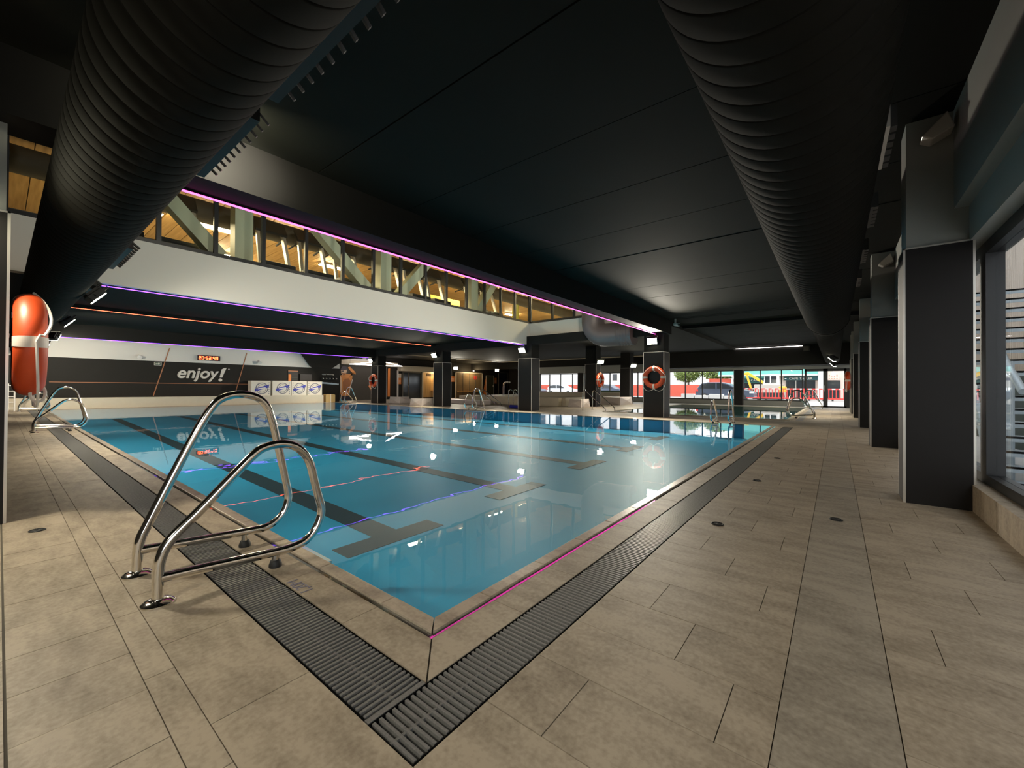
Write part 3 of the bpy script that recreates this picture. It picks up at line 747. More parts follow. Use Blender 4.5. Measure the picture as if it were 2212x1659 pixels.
# ================================================================== LIFEBUOYS
def buoy_proto():
    t = thing('lifebuoy', 'x', 'lifebuoy', group='orange lifebuoys on the pillars', world=False)
    R_, r_ = 0.28, 0.078; n = 56
    ringp = [(0, R_ * math.cos(2*math.pi*i/n), R_ * math.sin(2*math.pi*i/n)) for i in range(n)]
    obj('ring', MB().tube(ringp, r_, 18, closed=True), 'orange', t, smooth=True)
    for q in range(4):
        a = math.pi/2 * q
        pts = [(0, R_ * math.cos(a + d), R_ * math.sin(a + d)) for d in (-0.11, -0.05, 0.05, 0.11)]
        obj('reflective_band', MB().tube(pts, r_ + 0.003, 18, caps=False), 'tape', t, smooth=True)
    for q in range(4):
        a0 = math.pi/2 * q; pts = []
        for k in range(13):
            u = k / 12; a = a0 + u * math.pi/2
            rad = R_ + r_ + 0.012 + 0.02 * math.sin(math.pi * u)
            y = rad * math.cos(a); z = rad * math.sin(a) - (0.11 * math.sin(math.pi * u) if math.sin(a) > 0.2 or math.sin(a) < -0.2 else 0)
            pts.append((-0.02 - 0.07 * math.sin(math.pi * u) * (1 if math.sin(a0 + 0.78) > 0 else 0.2), y, z))
        obj('rope', MB().tube(pts, 0.008, 6), 'rope', t, smooth=True)
    obj('hook', MB().box(0.05, 0.08, -0.02, 0.02, 0.18, 0.22), 'alu', t)
    return t
bu = buoy_proto()
bu.location = (12.868, 4.50, 1.26); bu['label'] = 'orange lifebuoy with white rope on the pillar at the pool edge, seen face-on'
dup(bu, (12.868, 20.0, 1.25), 0, 'orange lifebuoy on the pillar beside the swimmer mural')
dup(bu, (18.15, 8.96, 1.30), math.pi/2, 'orange lifebuoy on the pillar behind the curved steps, seen at a slant')
dup(bu, (19.9, -0.34, 1.24), -math.pi/2, 'orange lifebuoy on the pillar row along the staircase window, far away by the doors')
lb = dup(bu, (0.13, 4.47, 1.20), math.pi, 'orange lifebuoy seen side-on, hanging from the pillar cut off by the picture edge')
rc = [(0.17 + 0.035*math.cos(a), 4.36 + 0.02*math.sin(2*a), 0.86 + 0.06*math.sin(a)) for a in [2*math.pi*k/40 for k in range(41)]]
b = MB().tube(rc, 0.009, 8)
rp = tag(obj('rope_coil', b, 'rope', None, smooth=True), 'coil of white rope dangling under the side-on lifebuoy', 'rope')
pillar('pillar', 19.9, 20.2, -0.83, -0.43, 'slim black pillar carrying the far lifebuoy by the doors', cz=CZ, upper='grey')

# ================================================================== GYM ABOVE
gc = sroot('ceiling_gym', (6, 14, 5.6))
x = -2.4; k = 0
while x < 24.8:
    obj('ceiling_plank', MB().box(x + 0.008, x + 0.392, 9.75, 20.9, 5.60, 5.64), 'wood', gc); x += 0.4
obj('ceiling_back', MB().box(-2.4, 25, 9.7, 21, 5.66, 5.72).box(13.3, 25, 4.4, 9.8, 5.6, 5.7), 'gymdark', gc)
obj('exposed_duct', MB().cyl((-2.2, 12.2, 5.2), (24, 12.2, 5.2), 0.26, 20), 'gymdark', gc, smooth=True)
gl_ = [(2.2, 14.3), (3.9, 14.2), (5.6, 13.5), (8.0, 15.2), (10.5, 13.6), (13.6, 13.3), (15.7, 13.4), (18.0, 13.3), (20.3, 16.2), (21.7, 13.5), (5.2, 16.9), (16.0, 7.5), (19.5, 8.2)]
gnames = ['first', 'second', 'third', 'fourth', 'fifth', 'sixth', 'seventh', 'eighth', 'ninth', 'tenth', 'eleventh', 'twelfth', 'thirteenth']
for k, (x, y) in enumerate(gl_):
    t = thing('gym_ceiling_light', 'rectangular lit gym ceiling lamp, ' + gnames[k] + ' one counted from the long duct', 'ceiling lamp', (x, y, 5.5), group='ceiling lamps of the gym')
    obj('diffuser', MB().box(x - 0.5, x + 0.5, y - 0.13, y + 0.13, 5.5, 5.52), 'gymlamp', t)
    obj('lamp_body', MB().box(x - 0.52, x + 0.52, y - 0.15, y + 0.15, 5.52, 5.6), 'silver', t)
# steel frame behind the glass
tr_ = thing('steel_truss', 'pale green steel columns and diagonal braces behind the gym windows', 'truss', (6.5, 10.1, 3.6))
for x in (-0.4, 3.25, 6.78, 10.39):
    obj('column', MB().box(x - 0.17, x + 0.17, 9.95, 10.25, 3.6, 5.59), 'truss', tr_)
for a, b in (((1.45, 5.1), (2.85, 3.6)), ((4.65, 5.05), (6.25, 3.6)), ((7.3, 3.6), (8.6, 5.1)), ((10.6, 3.6), (11.75, 5.1)), ((-2.2, 5.0), (-0.8, 3.6))):
    obj('brace', MB().bar((a[0], 10.1, a[1]), (b[0], 10.1, b[1]), 0.26, 0.26, (0, 1, 0)), 'truss', tr_)
# treadmills facing the pool
def tread_proto():
    t = thing('treadmill', 'x', 'treadmill', group='treadmills in the gym window', world=False)
    obj('motor_hood', MB().prism([(0.0, 0.0), (0.42, 0.0), (0.42, 0.16), (0.3, 0.27), (0.03, 0.25)], 'x', -0.36, 0.36), 'tread', t, bevel=0.01)
    for k in range(3): obj('hood_vent', MB().box(-0.24, 0.24, -0.004, 0.0, 0.08 + 0.045*k, 0.1 + 0.045*k), 'rubber', t)
    obj('deck', MB().box(-0.33, 0.33, 0.42, 1.7, 0.06, 0.16), 'tread', t)
    for s_ in (-1, 1):
        obj('upright', MB().bar((0.33*s_, 0.30, 0.1), (0.29*s_, 0.62, 1.12), 0.07, 0.1), 'silver', t)
        obj('handle', MB().tube([(0.29*s_, 0.62, 1.1), (0.32*s_, 0.75, 1.02), (0.33*s_, 1.1, 0.98)], 0.025, 8), 'tread', t, smooth=True)
    obj('console', MB().prism([(0.5, 1.1), (0.56, 1.06), (0.78, 1.38), (0.72, 1.44)], 'x', -0.36, 0.36), 'tread', t, bevel=0.01)
    obj('screen', MB().prism([(0.575, 1.09), (0.58, 1.087), (0.775, 1.37), (0.77, 1.373)], 'x', -0.28, 0.28), 'screen', t)
    return t
tm = tread_proto(); tm.location = (4.15, 10.35, 3.6)
tm['label'] = 'dark treadmill with silver uprights behind the gym glass, second to the right of the first truss column'
spots = (1.35, 2.3, 5.12, 6.05, 7.5, 8.4, 9.3, 11.2, 12.1)
for k, x in enumerate(spots):
    dup(tm, (x, 10.35, 3.6), 0, 'dark treadmill behind the gym glass, %s one counted from the long duct' % ('first', 'second', 'fourth', 'fifth', 'sixth', 'seventh', 'eighth', 'ninth', 'tenth')[k])
tm['label'] = 'dark treadmill behind the gym glass, third one counted from the long duct'
wsn = thing('wet_floor_sign', 'yellow folding warning sign standing in the gym window corner', 'warning sign', (12.75, 10.0, 3.6))
obj('front_panel', MB().prism([(12.62, 3.6), (12.9, 3.6), (12.83, 4.2), (12.69, 4.2)], 'y', 9.9, 9.92), 'ywarn', wsn)
obj('rear_panel', MB().prism([(12.62, 3.6), (12.9, 3.6), (12.83, 4.2), (12.69, 4.2)], 'y', 10.05, 10.07), 'ywarn', wsn)
tag(obj('yellow_counter', MB().box(15.5, 17.8, 7.0, 7.4, 3.6, 4.5), 'yellow', None, bevel=0.02), 'yellow gym counter behind the side window of the atrium', 'counter')
tag(obj('yellow_partition', MB().box(11.6, 13.6, 14.0, 14.12, 3.6, 5.0), 'yellow', None, bevel=0.02), 'yellow gym partition behind the last long window panes', 'partition')
tag(obj('white_bench', MB().box(14.0, 14.8, 7.7, 8.2, 3.6, 3.65).box(14.05, 14.75, 7.75, 8.15, 3.93, 4.0).box(14.1, 14.16, 7.8, 8.1, 3.65, 3.93).box(14.64, 14.7, 7.8, 8.1, 3.65, 3.93), 'plastic'), 'small white bench behind the side window of the atrium', 'bench')

# ================================================================== BACK WALL (enjoy)
pl = struct('trim_2', MB().box(-2.4, 11.4, 22.62, 23.2, 0, 0.42), 'cream')
lg = thing('wall_lettering', 'white slanted word enjoy with an exclamation mark on the dark back wall', 'sign', (6, 23.19, 1.2))
for dx, dz in ((-0.014, 0.0), (0.014, 0.0), (0.0, 0.013), (0.0, -0.013), (0.0, 0.0)):
    lm_ = text_mesh('enjoy', 0.70, 0.012, 0.22, 0.004, space=1.0)
    lm_.transform(Matrix.Translation((dx, dz, 0.0005 * dx * 100)))
    if dx == -0.014: bmk = bmesh.new()
    bmk.from_mesh(lm_)
lm_ = bpy.data.meshes.new('letters'); bmk.to_mesh(lm_); bmk.free()
lm_.transform(Matrix(((1, 0, 0, 4.95), (0, 0, -1, 23.185), (0, 1, 0, 1.27), (0, 0, 0, 1))))
obj('letters', lm_, 'letter', lg)
bang = MB().prism([(6.60, 1.31), (6.70, 1.31), (6.88, 1.78), (6.78, 1.77), (6.68, 1.70)], 'y', 23.17, 23.198)
obj('exclamation_stroke', bang, 'letter', lg)
obj('exclamation_dot', MB().cyl((6.63, 23.198, 1.19), (6.63, 23.17, 1.19), 0.075, 20), 'letter', lg)
obj('mark', MB().cyl((6.98, 23.198, 1.72), (6.98, 23.185, 1.72), 0.03, 12), 'letter', lg)
def wline(a, b, w_, name_label):
    return tag(obj('wall_stripe', MB().bar((a[0], 23.192, a[1]), (b[0], 23.192, b[1]), 0.012, w_, (0, 0, 1)), 'copper'), name_label, 'stripe', 'copper stripes on the back wall')
wline((4.18, 0.46), (4.71, 2.57), 0.035, 'slanting copper stripe on the back wall before the word enjoy')
wline((7.24, 0.46), (7.75, 2.57), 0.035, 'slanting copper stripe on the back wall after the word enjoy')
wline((1.18, 1.02), (7.85, 1.0), 0.025, 'long level copper stripe on the back wall below the word enjoy')
ck = thing('wall_clock', 'red digital wall clock reading 20:52:49', 'clock', (6.15, 23.19, 2.2))
obj('case', MB().box(5.72, 6.60, 23.13, 23.2, 2.09, 2.33), 'screen', ck)
seg = {'0': 'abcdef', '2': 'abged', '4': 'fgbc', '5': 'afgcd', '9': 'abcdfg', ':': ':'}
cx_ = 5.76
for ch in '20:52:49':
    b = MB(); h = 0.075; w_ = 0.085; t_ = 0.02; zc = 2.21; y0, y1 = 23.12, 23.131
    if ch == ':':
        b.box(cx_, cx_ + 0.022, y0, y1, zc + 0.025, zc + 0.047).box(cx_, cx_ + 0.022, y0, y1, zc - 0.047, zc - 0.025); adv = 0.045
    else:
        S_ = dict(a=(0, w_, h, h - t_), d=(0, w_, -h + t_, -h), g=(0, w_, t_/2, -t_/2), f=(0, t_, h, 0), b=(w_ - t_, w_, h, 0), e=(0, t_, 0, -h), c=(w_ - t_, w_, 0, -h))
        for q in seg[ch]:
            x0, x1, z1, z0 = S_[q]; b.box(cx_ + x0, cx_ + x1, y0, y1, zc + z0, zc + z1)
        adv = 0.115
    obj('digit', b, 'led_red', ck); cx_ += adv
ex = thing('exit_sign', 'small white arrow sign on the dark back wall', 'exit sign', (4.31, 23.19, 1.86))
obj('plate', MB().box(4.19, 4.44, 23.18, 23.2, 1.79, 1.93), 'letter', ex)
obj('field', MB().box(4.205, 4.425, 23.175, 23.18, 1.805, 1.915), 'green', ex)
obj('arrow', MB().prism([(4.24, 1.85), (4.33, 1.85), (4.33, 1.82), (4.40, 1.86), (4.33, 1.90), (4.33, 1.87), (4.24, 1.87)], 'y', 23.168, 23.175), 'letter', ex)
for x, z, lb_ in ((3.73, 2.14, 'small white wall speaker on the white band before the word enjoy'), (8.33, 2.14, 'small white wall speaker on the white band after the word enjoy')):
    t = thing('wall_speaker', lb_, 'speaker', (x, 23.1, z), group='wall speakers')
    obj('cone', MB().cyl((x, 23.19, z), (x - 0.03, 23.05, z - 0.04), 0.05, 14, 0.08), 'plastic', t, smooth=True)
    obj('bracket', MB().box(x - 0.03, x + 0.03, 23.15, 23.2, z + 0.04, z + 0.1), 'plastic', t)
# dark curved field painted over the white band, with the bulging duct end
arc = [(10.25, 2.95)] + [(10.25 + 0.75 * (k/8)**0.9, 2.8 - 0.83 * (k/8)**1.4 * (2 - k/8)) for k in range(1, 9)] + [(12.15, 1.97), (12.64, 2.3), (12.64, 2.95)]
tag(obj('wall_recess', MB().prism(arc, 'y', 23.12, 23.2), 'bwall'), 'dark curved panel at the end of the white band above the cartons', 'wall panel')
# posters and screen
ps = thing('notice_board', 'dark timetable poster with an orange tab on the back wall above the cartons', 'poster', (9.97, 23.19, 1.5))
obj('sheet', MB().box(9.72, 10.24, 23.18, 23.2, 1.22, 1.76), 'screen', ps)
obj('header', MB().box(9.72, 10.24, 23.172, 23.18, 1.71, 1.76), 'copper', ps)
obj('orange_tab', MB().box(9.74, 9.88, 23.172, 23.18, 1.2, 1.55), 'orpaint', ps)
for k in range(4): obj('grid_line', MB().box(9.92, 10.22, 23.176, 23.18, 1.27 + 0.1*k, 1.285 + 0.1*k), 'green', ps)
tv = thing('wall_screen', 'black wall screen with a small lamp reflection above the cartons', 'screen', (10.66, 23.15, 1.4))
obj('case', MB().box(10.32, 11.0, 23.14, 23.2, 1.2, 1.6), 'rubber', tv, bevel=0.01); obj('display', MB().box(10.35, 10.97, 23.135, 23.14, 1.23, 1.57), 'screen', tv)
gg = thing('goggle_display', 'shelf of five swim goggles under small white lettering on the back wall', 'display', (12.0, 23.17, 1.4))
obj('shelf', MB().box(11.48, 12.54, 23.12, 23.2, 1.28, 1.3), 'rubber', gg)
for k in range(5): obj('goggles', MB().cyl((11.60 + 0.2*k, 23.19, 1.38), (11.60 + 0.2*k, 23.12, 1.38), 0.075, 12), 'rubber', gg)
for k in range(5): obj('goggle_lens', MB().cyl((11.63 + 0.2*k, 23.12, 1.36), (11.63 + 0.2*k, 23.11, 1.36), 0.03, 10), 'alu', gg)
lettering('lettering', 'enjoy! swimming', 0.11, 'letter', (11.58, 23.19, 1.58), '-y', gg, extrude=0.002, space=0.95)
wv = MB()
n = 16
top = [(11.3 + 1.3*k/n, 1.17 - 0.1*k/n + 0.03*random.random()) for k in range(n + 1)]; bot = [(11.3 + 1.3*k/n, 1.09 - 0.1*k/n) for k in range(n, -1, -1)]
wv.prism(top + bot, 'y', 23.185, 23.2)
tag(obj('water_splash_print', wv, mat('pale_blue_print', (0.55, 0.68, 0.78), 0.5)), 'pale blue strip of splashing water printed on the back wall', 'print')
# cartons on the ledge
def carton(x0, x1, z0, z1, label, mirror):
    t = thing('carton', label, 'carton', ((x0 + x1)/2, 22.85, z0), group='white cartons on the ledge')
    y0 = 22.66
    obj('body', MB().box(x0, x1, y0, 23.12, z0, z1), 'box', t, bevel=0.008)
    obj('top_flap', MB().box(x0 + 0.01, x1 - 0.01, y0 + 0.01, (y0 + 23.12)/2 - 0.004, z1, z1 + 0.006).box(x0 + 0.01, x1 - 0.01, (y0 + 23.12)/2 + 0.004, 23.11, z1, z1 + 0.006), 'box', t)
    cx = x0 + (x1 - x0) * (0.55 if not mirror else 0.52); cz = (z0 + z1)/2; R_ = 0.27
    for rr in (R_, 0.19):
        pts = [(cx + rr*math.cos(2*math.pi*k/32), y0, cz + rr*math.sin(2*math.pi*k/32)) for k in range(32)]
        obj('printed_ring', MB().tube(pts, 0.02 if rr == R_ else 0.011, 5, closed=True), 'ink', t)
    sl = 0.14
    obj('printed_band', MB().prism([(cx - 0.32, cz - sl - 0.02), (cx + 0.31, cz + sl - 0.09), (cx + 0.31, cz + sl + 0.05), (cx - 0.32, cz - sl + 0.12)], 'y', y0 - 0.014, y0 - 0.004), 'blue', t)
    obj('band_print', MB().prism([(cx - 0.2, cz - 0.06), (cx + 0.16, cz + 0.0), (cx + 0.16, cz + 0.06), (cx - 0.2, cz - 0.0)], 'y', y0 - 0.018, y0 - 0.013), 'letter', t)
    sx = x1 - 0.09 if not mirror else x0 + 0.06
    for k in range(6): obj('side_mark', MB().box(sx, sx + 0.03, y0 - 0.003, y0 + 0.002, z0 + 0.08 + 0.11*k, z0 + 0.13 + 0.11*k), 'ink', t)
carton(7.78, 8.66, 0.42, 1.17, 'white carton with blue-banded print, standing alone at the start of the ledge row', False)
carton(8.75, 9.66, 0.42, 1.18, 'white carton with blue-banded print, second of the ledge row', False)
carton(9.69, 10.48, 0.42, 1.18, 'white carton with blue-banded print, third of the ledge row, touching the second', True)
carton(10.52, 11.33, 0.42, 1.17, 'white carton with blue-banded print, last of the ledge row beside the splash print', True)
kb = thing('kraft_box', 'brown cardboard box on the floor at the end of the ledge', 'box', (11.75, 22.7, 0))
obj('body', MB().prism([(11.5, 0.0), (12.05, 0.0), (12.05, 0.42), (11.98, 0.46), (11.57, 0.46), (11.5, 0.42)], 'y', 22.55, 22.95), 'kraft', kb, bevel=0.01)
obj('tape', MB().box(11.76, 11.80, 22.545, 22.955, 0.0, 0.465), 'box', kb)

# ================================================================== SPA WALL
mu = thing('swimmer_mural', 'wall print of a bare-chested swimmer in a dark cap with a raised arm', 'mural', (14.3, 25.19, 0))
Y0 = 25.17
def flat(name, pts, m_, d=0.0):
    obj(name, MB().prism(pts, 'y', Y0 - d - 0.004, Y0 - d + 0.01), m_, mu)
flat('torso', [(13.78, 0.45), (13.76, 1.0), (13.77, 1.62), (14.02, 1.72), (14.2, 1.76), (14.42, 1.74), (14.62, 1.60), (14.60, 1.38), (14.52, 1.25), (14.48, 0.9), (14.40, 0.45), (14.35, 0.28), (13.86, 0.28)], 'skin')
flat('chest_shade', [(13.95, 1.2), (14.1, 1.42), (14.35, 1.45), (14.5, 1.25), (14.42, 0.7), (14.2, 0.5), (13.98, 0.7)], 'skin2', 0.006)
flat('near_arm', [(13.76, 1.6), (13.84, 1.5), (13.90, 1.05), (13.84, 0.5), (13.77, 0.5)], 'skinl', 0.012)
flat('raised_arm', [(14.42, 1.74), (14.66, 1.75), (14.85, 1.72), (14.83, 1.86), (14.44, 2.22), (14.30, 2.18), (14.34, 2.08), (14.60, 1.82), (14.40, 1.55)], 'skin', 0.008)
flat('face', [(13.80, 1.98), (13.83, 1.76), (13.96, 1.64), (14.10, 1.68), (14.2, 1.84), (14.22, 2.02)], 'skinl', 0.012)
flat('beard', [(13.86, 1.80), (13.97, 1.63), (14.1, 1.68), (14.16, 1.82), (14.02, 1.78)], 'skin2', 0.016)
flat('goggles', [(13.83, 1.93), (14.0, 1.95), (14.0, 1.88), (13.84, 1.87)], 'cap', 0.018)
flat('cap', [(13.79, 1.97), (13.80, 2.10), (13.9, 2.22), (14.05, 2.26), (14.2, 2.2), (14.25, 2.02), (14.1, 1.98)], 'cap', 0.02)
flat('trunks', [(13.84, 0.06), (13.84, 0.30), (14.38, 0.30), (14.48, 0.06)], 'trunks', 0.004)
flat('side_highlight', [(14.60, 1.38), (14.66, 1.38), (14.50, 0.9), (14.42, 0.45), (14.38, 0.45), (14.46, 0.9)], 'letter', 0.01)
obj('backing', MB().box(13.74, 16.1, 25.19, 25.2, 0.02, 2.3), mat('grey_brown_wall', (0.055, 0.047, 0.036), 0.6), mu)
flat('orange_wedge', [(15.8, 0.95), (16.1, 1.15), (16.1, 0.55)], 'orpaint', 0.002)
tag(obj('orange_stripe', MB().prism([(17.36, 0.2), (17.55, 0.2), (17.55, 2.25), (17.38, 2.2)], 'y', 25.18, 25.2), 'orpaint'), 'upright orange stripe on the dark spa wall beside the pillar', 'stripe')
tag(obj('white_post', MB().box(18.14, 18.22, 25.1, 25.199, 0, 2.1), 'plastic'), 'narrow white upright at the corner of the spa wall', 'trim')
struct('trim_3', MB().box(18.2, 22.9, 24.7, 25.2, 2.06, 2.45), 'cream')
struct('trim_4', MB().box(13.7, 18.0, 24.9, 25.2, 2.34, 2.62), 'cream')
struct('trim_5', MB().box(13.7, 16.6, 24.6, 25.2, 2.62, 2.95), 'white')
for x, vn in ((14.35, 'left'), (15.3, 'right')): tag(obj('air_vent', MB().box(x, x + 0.65, 24.58, 24.6, 2.72, 2.9).box(x + .02, x + .63, 24.575, 24.58, 2.80, 2.81), 'rubber'), 'dark square vent in the white bulkhead above the swimmer mural, %s one' % vn, 'vent', 'bulkhead vents')
lf = thing('pendant_lamp', 'white three-sided LED frame hanging before the spa wall', 'lamp', (16, 24, 2.5))
cr = [(14.0, 24.4, 2.34), (18.0, 24.4, 2.38), (13.95, 20.7, 2.37)]
for a, b in zip(cr, cr[1:] + cr[:1]): obj('light_bar', MB().bar(a, b, 0.05, 0.035), 'led_white', lf)
for p in cr: obj('cable', MB().cyl(p, (p[0], p[1], 2.95), 0.006, 6), 'rubber', lf)
# relaxation room door and window, sauna, steam room
dr = sroot('door_3', (19.4, 25.15, 0))
obj('frame', MB().box(18.6, 20.35, 25.14, 25.2, 0.03, 0.08).box(18.6, 20.35, 25.14, 25.2, 1.97, 2.05).box(18.6, 18.68, 25.14, 25.2, 0.03, 2.0).box(20.28, 20.35, 25.14, 25.2, 0.03, 2.0).box(19.12, 19.2, 25.14, 25.2, 0.03, 2.0), 'gymdark', dr)
obj('pane', MB().box(18.68, 20.28, 25.175, 25.185, 0.05, 1.97), 'carglass', dr)
obj('handle', MB().box(19.05, 19.1, 25.1, 25.14, 0.95, 1.0), 'alu', dr)
for x0, x1, z0, z1, m_, lb_ in ((18.26, 18.52, 1.57, 1.88, 'box', 'white notice beside the dark glass door of the spa'), (18.26, 18.52, 1.1, 1.56, 'orpaint', 'orange notice beside the dark glass door of the spa'),
        (23.5, 23.9, 1.35, 1.82, 'orpaint', 'orange notice between the sauna and the steam room'), (28.95, 29.35, 1.25, 1.8, 'orpaint', 'orange notice beside the dark blue door')):
    t = thing('notice', lb_, 'notice', (x0, 25.19, z0)); obj('sheet', MB().box(x0, x1, 25.185, 25.2, z0, z1), m_, t)
    for k in range(3): obj('print', MB().box(x0 + 0.05, x1 - 0.05, 25.182, 25.185, z0 + 0.1 + 0.08*k, z0 + 0.12 + 0.08*k), 'copper' if m_ == 'box' else 'letter', t)
sa = thing('sauna', 'sauna front with pale frame, wooden plank wall and lamp light inside', 'sauna', (21.6, 25.2, 0))
obj('front_frame', MB().box(20.42, 20.52, 25.1, 25.2, 0.02, 2.1).box(20.42, 23.0, 25.1, 25.2, 2.02, 2.1), 'cream', sa)
for k in range(12): obj('plank', MB().box(20.53 + 0.2*k, 20.725 + 0.2*k, 25.165, 25.2, 0.1, 2.02), 'saunawood', sa)
obj('bench', MB().box(21.3, 22.9, 24.95, 25.16, 0.55, 0.63), 'saunawood', sa)
for k in range(10): obj('ceiling_slat', MB().box(20.9 + 0.1*k, 20.93 + 0.1*k, 25.13, 25.165, 1.75, 1.98), 'gymdark', sa)
def room_lamp(x, y, z, w_, par):
    obj('lamp', MB().box(x - 0.06, x + 0.06, y - 0.03, y + 0.03, z, z + 0.03), 'led_white', par)
    l = bpy.data.lights.new('room_light', 'POINT'); l.energy = w_; l.color = (1.0, 0.75, 0.42); l.shadow_soft_size = 0.1
    lo = bpy.data.objects.new('room_light', l); C.objects.link(lo); lo.location = (x, y - 0.1, z - 0.05)
room_lamp(21.7, 24.85, 2.0, 30, sa)
st = thing('steam_room', 'steam room front with pale frame and brown panelled glass', 'steam room', (25.6, 25.2, 0))
obj('front_frame', MB().box(23.98, 24.06, 25.1, 25.2, 0, 2.2).box(27.22, 27.3, 25.1, 25.2, 0, 2.2).box(23.98, 27.3, 25.1, 25.2, 2.13, 2.2), 'cream', st)
for k in range(4): obj('panel', MB().box(24.08 + 0.79*k, 24.85 + 0.79*k, 25.16, 25.2, 0.05, 2.12), mat('brown_glass', (0.26, 0.18, 0.10), 0.25, noise=0.2, nscale=3), st)
for k in range(5): obj('panel_bar', MB().box(24.06 + 0.79*k, 24.09 + 0.79*k, 25.13, 25.16, 0.05, 2.12), 'gymdark', st)
obj('red_disc', MB().cyl((26.4, 25.16, 1.75), (26.4, 25.14, 1.75), 0.2, 20), 'red', st)
obj('bench', MB().box(24.2, 27.1, 24.98, 25.16, 0.5, 0.6), 'saunawood', st)
room_lamp(25.6, 24.6, 2.3, 40, st)  # lamp box and point light added to brighten the steam room front
d4 = sroot('door_4', (28.4, 25.18, 0))
obj('leaf', MB().box(27.9, 28.9, 25.16, 25.2, 0, 1.97), mat('olive_door', (0.06, 0.065, 0.04), 0.5), d4); obj('frame', MB().box(27.85, 27.9, 25.14, 25.2, 0, 2.0).box(28.9, 28.95, 25.14, 25.2, 0, 2.0).box(27.85, 28.95, 25.14, 25.2, 1.97, 2.0), 'alu', d4)
obj('handle', MB().box(28.78, 28.84, 25.1, 25.16, 0.95, 1.1), 'alu', d4)
d5 = sroot('door_5', (30.3, 25.18, 0))
obj('leaf', MB().box(29.65, 31.0, 25.16, 25.2, 0, 2.3), mat('navy_door', (0.006, 0.012, 0.03), 0.4), d5); obj('frame', MB().box(29.6, 29.65, 25.14, 25.2, 0, 2.35).box(31.0, 31.05, 25.14, 25.2, 0, 2.35).box(29.6, 31.05, 25.14, 25.2, 2.3, 2.35), 'gymdark', d5)
tag(obj('orange_wedge', MB().prism([(27.4, 0.05), (27.85, 0.05), (27.85, 1.75)], 'y', 25.18, 25.198), 'orpaint'), 'orange wedge painted beside the olive door', 'wall paint')

# --- raised spa basin and steps
sp = thing('spa_basin', 'raised pale stone spa basin behind the pillars', 'spa basin', (21, 15, 0))
obj('near_wall', MB().box(17.0, 17.3, 10.6, 17.5, 0, 0.42), 'cream', sp, bevel=0.01)
obj('side_wall', MB().box(17.3, 24.5, 10.4, 10.7, 0, 0.42).box(17.3, 24.5, 17.2, 17.5, 0, 0.42), 'cream', sp, bevel=0.01)
obj('rear_wall', MB().box(24.2, 24.5, 10.6, 17.5, 0, 0.62), 'cream', sp, bevel=0.01)
obj('water_surface', MB().add([(17.3, 10.7, 0.33), (24.2, 10.7, 0.33), (24.2, 17.2, 0.33), (17.3, 17.2, 0.33)], [(0, 1, 2, 3)]), 'water', sp)
obj('basin_floor', MB().box(17.3, 24.2, 10.7, 17.2, 0.0, 0.05), 'cream', sp)
tag(obj('spa_step', MB().prism([(15.4, 14.2), (16.1, 14.2), (16.85, 18.6), (16.1, 19.2)], 'z', 0, 0.22), 'seat', None, bevel=0.02), 'low pinkish stone step in front of the raised spa basin', 'step')
tag(obj('spa_ledge', MB().box(24.8, 25.6, 10.5, 17.6, 0.0, 0.35), 'cream', None, bevel=0.02), 'long pale ledge below the street windows by the silver car', 'ledge')
def handrail(name, pts, label, r=0.021):
    return tag(obj(name, MB().tube([tuple(p) for p in pts], r, 10), 'chrome', None, smooth=True), label, 'handrail')
def rail_pair(x, y, dx, dy, label, gap, h=0.82, ln=1.1):
    ang = math.atan2(dy, dx); t = thing('handrail', label, 'handrail', (x, y, 0), ang, world=False, group='chrome stair handrails')
    for q, s_ in enumerate((0, gap)):
        pts = [(0, s_, 0), (0, s_, h - 0.12), (0.03, s_, h - 0.03), (0.1, s_, h), (0.2, s_, h - 0.06), (ln, s_, 0.12), (ln + 0.02, s_, 0.0)]
        r_ = obj('rail', MB().tube(pts, 0.021, 10), 'chrome', t, smooth=True)
        obj('flange', MB().cyl((0, s_, 0), (0, s_, 0.012), 0.05, 14), 'chrome', r_)
rail_pair(14.85, 8.1, -0.2, -1, 'pair of chrome handrails sloping into the second pool, between two pillars', 0.62)
rail_pair(15.3, 14.2, 0.35, -1, 'pair of chrome handrails by the raised spa basin, just right of the steam room', -0.7)
rail_pair(15.6, 12.3, 0.35, -1, 'pair of chrome handrails by the raised spa basin, next to the blue float', -0.7)
handrail('water_spout', [(17.6, 14.6, 0.4), (17.6, 14.6, 0.9), (17.55, 14.5, 1.12), (17.45, 14.3, 1.2), (17.3, 13.9, 1.2)], 'wide chrome water spout curving over the spa basin', 0.05)
tag(obj('blue_float', MB().cyl((13.9, 10.6, 0.07), (14.2, 11.35, 0.07), 0.07, 16), 'bfloat', None, smooth=True), 'rolled blue foam float lying beside the pillar under the fascia corner', 'float')
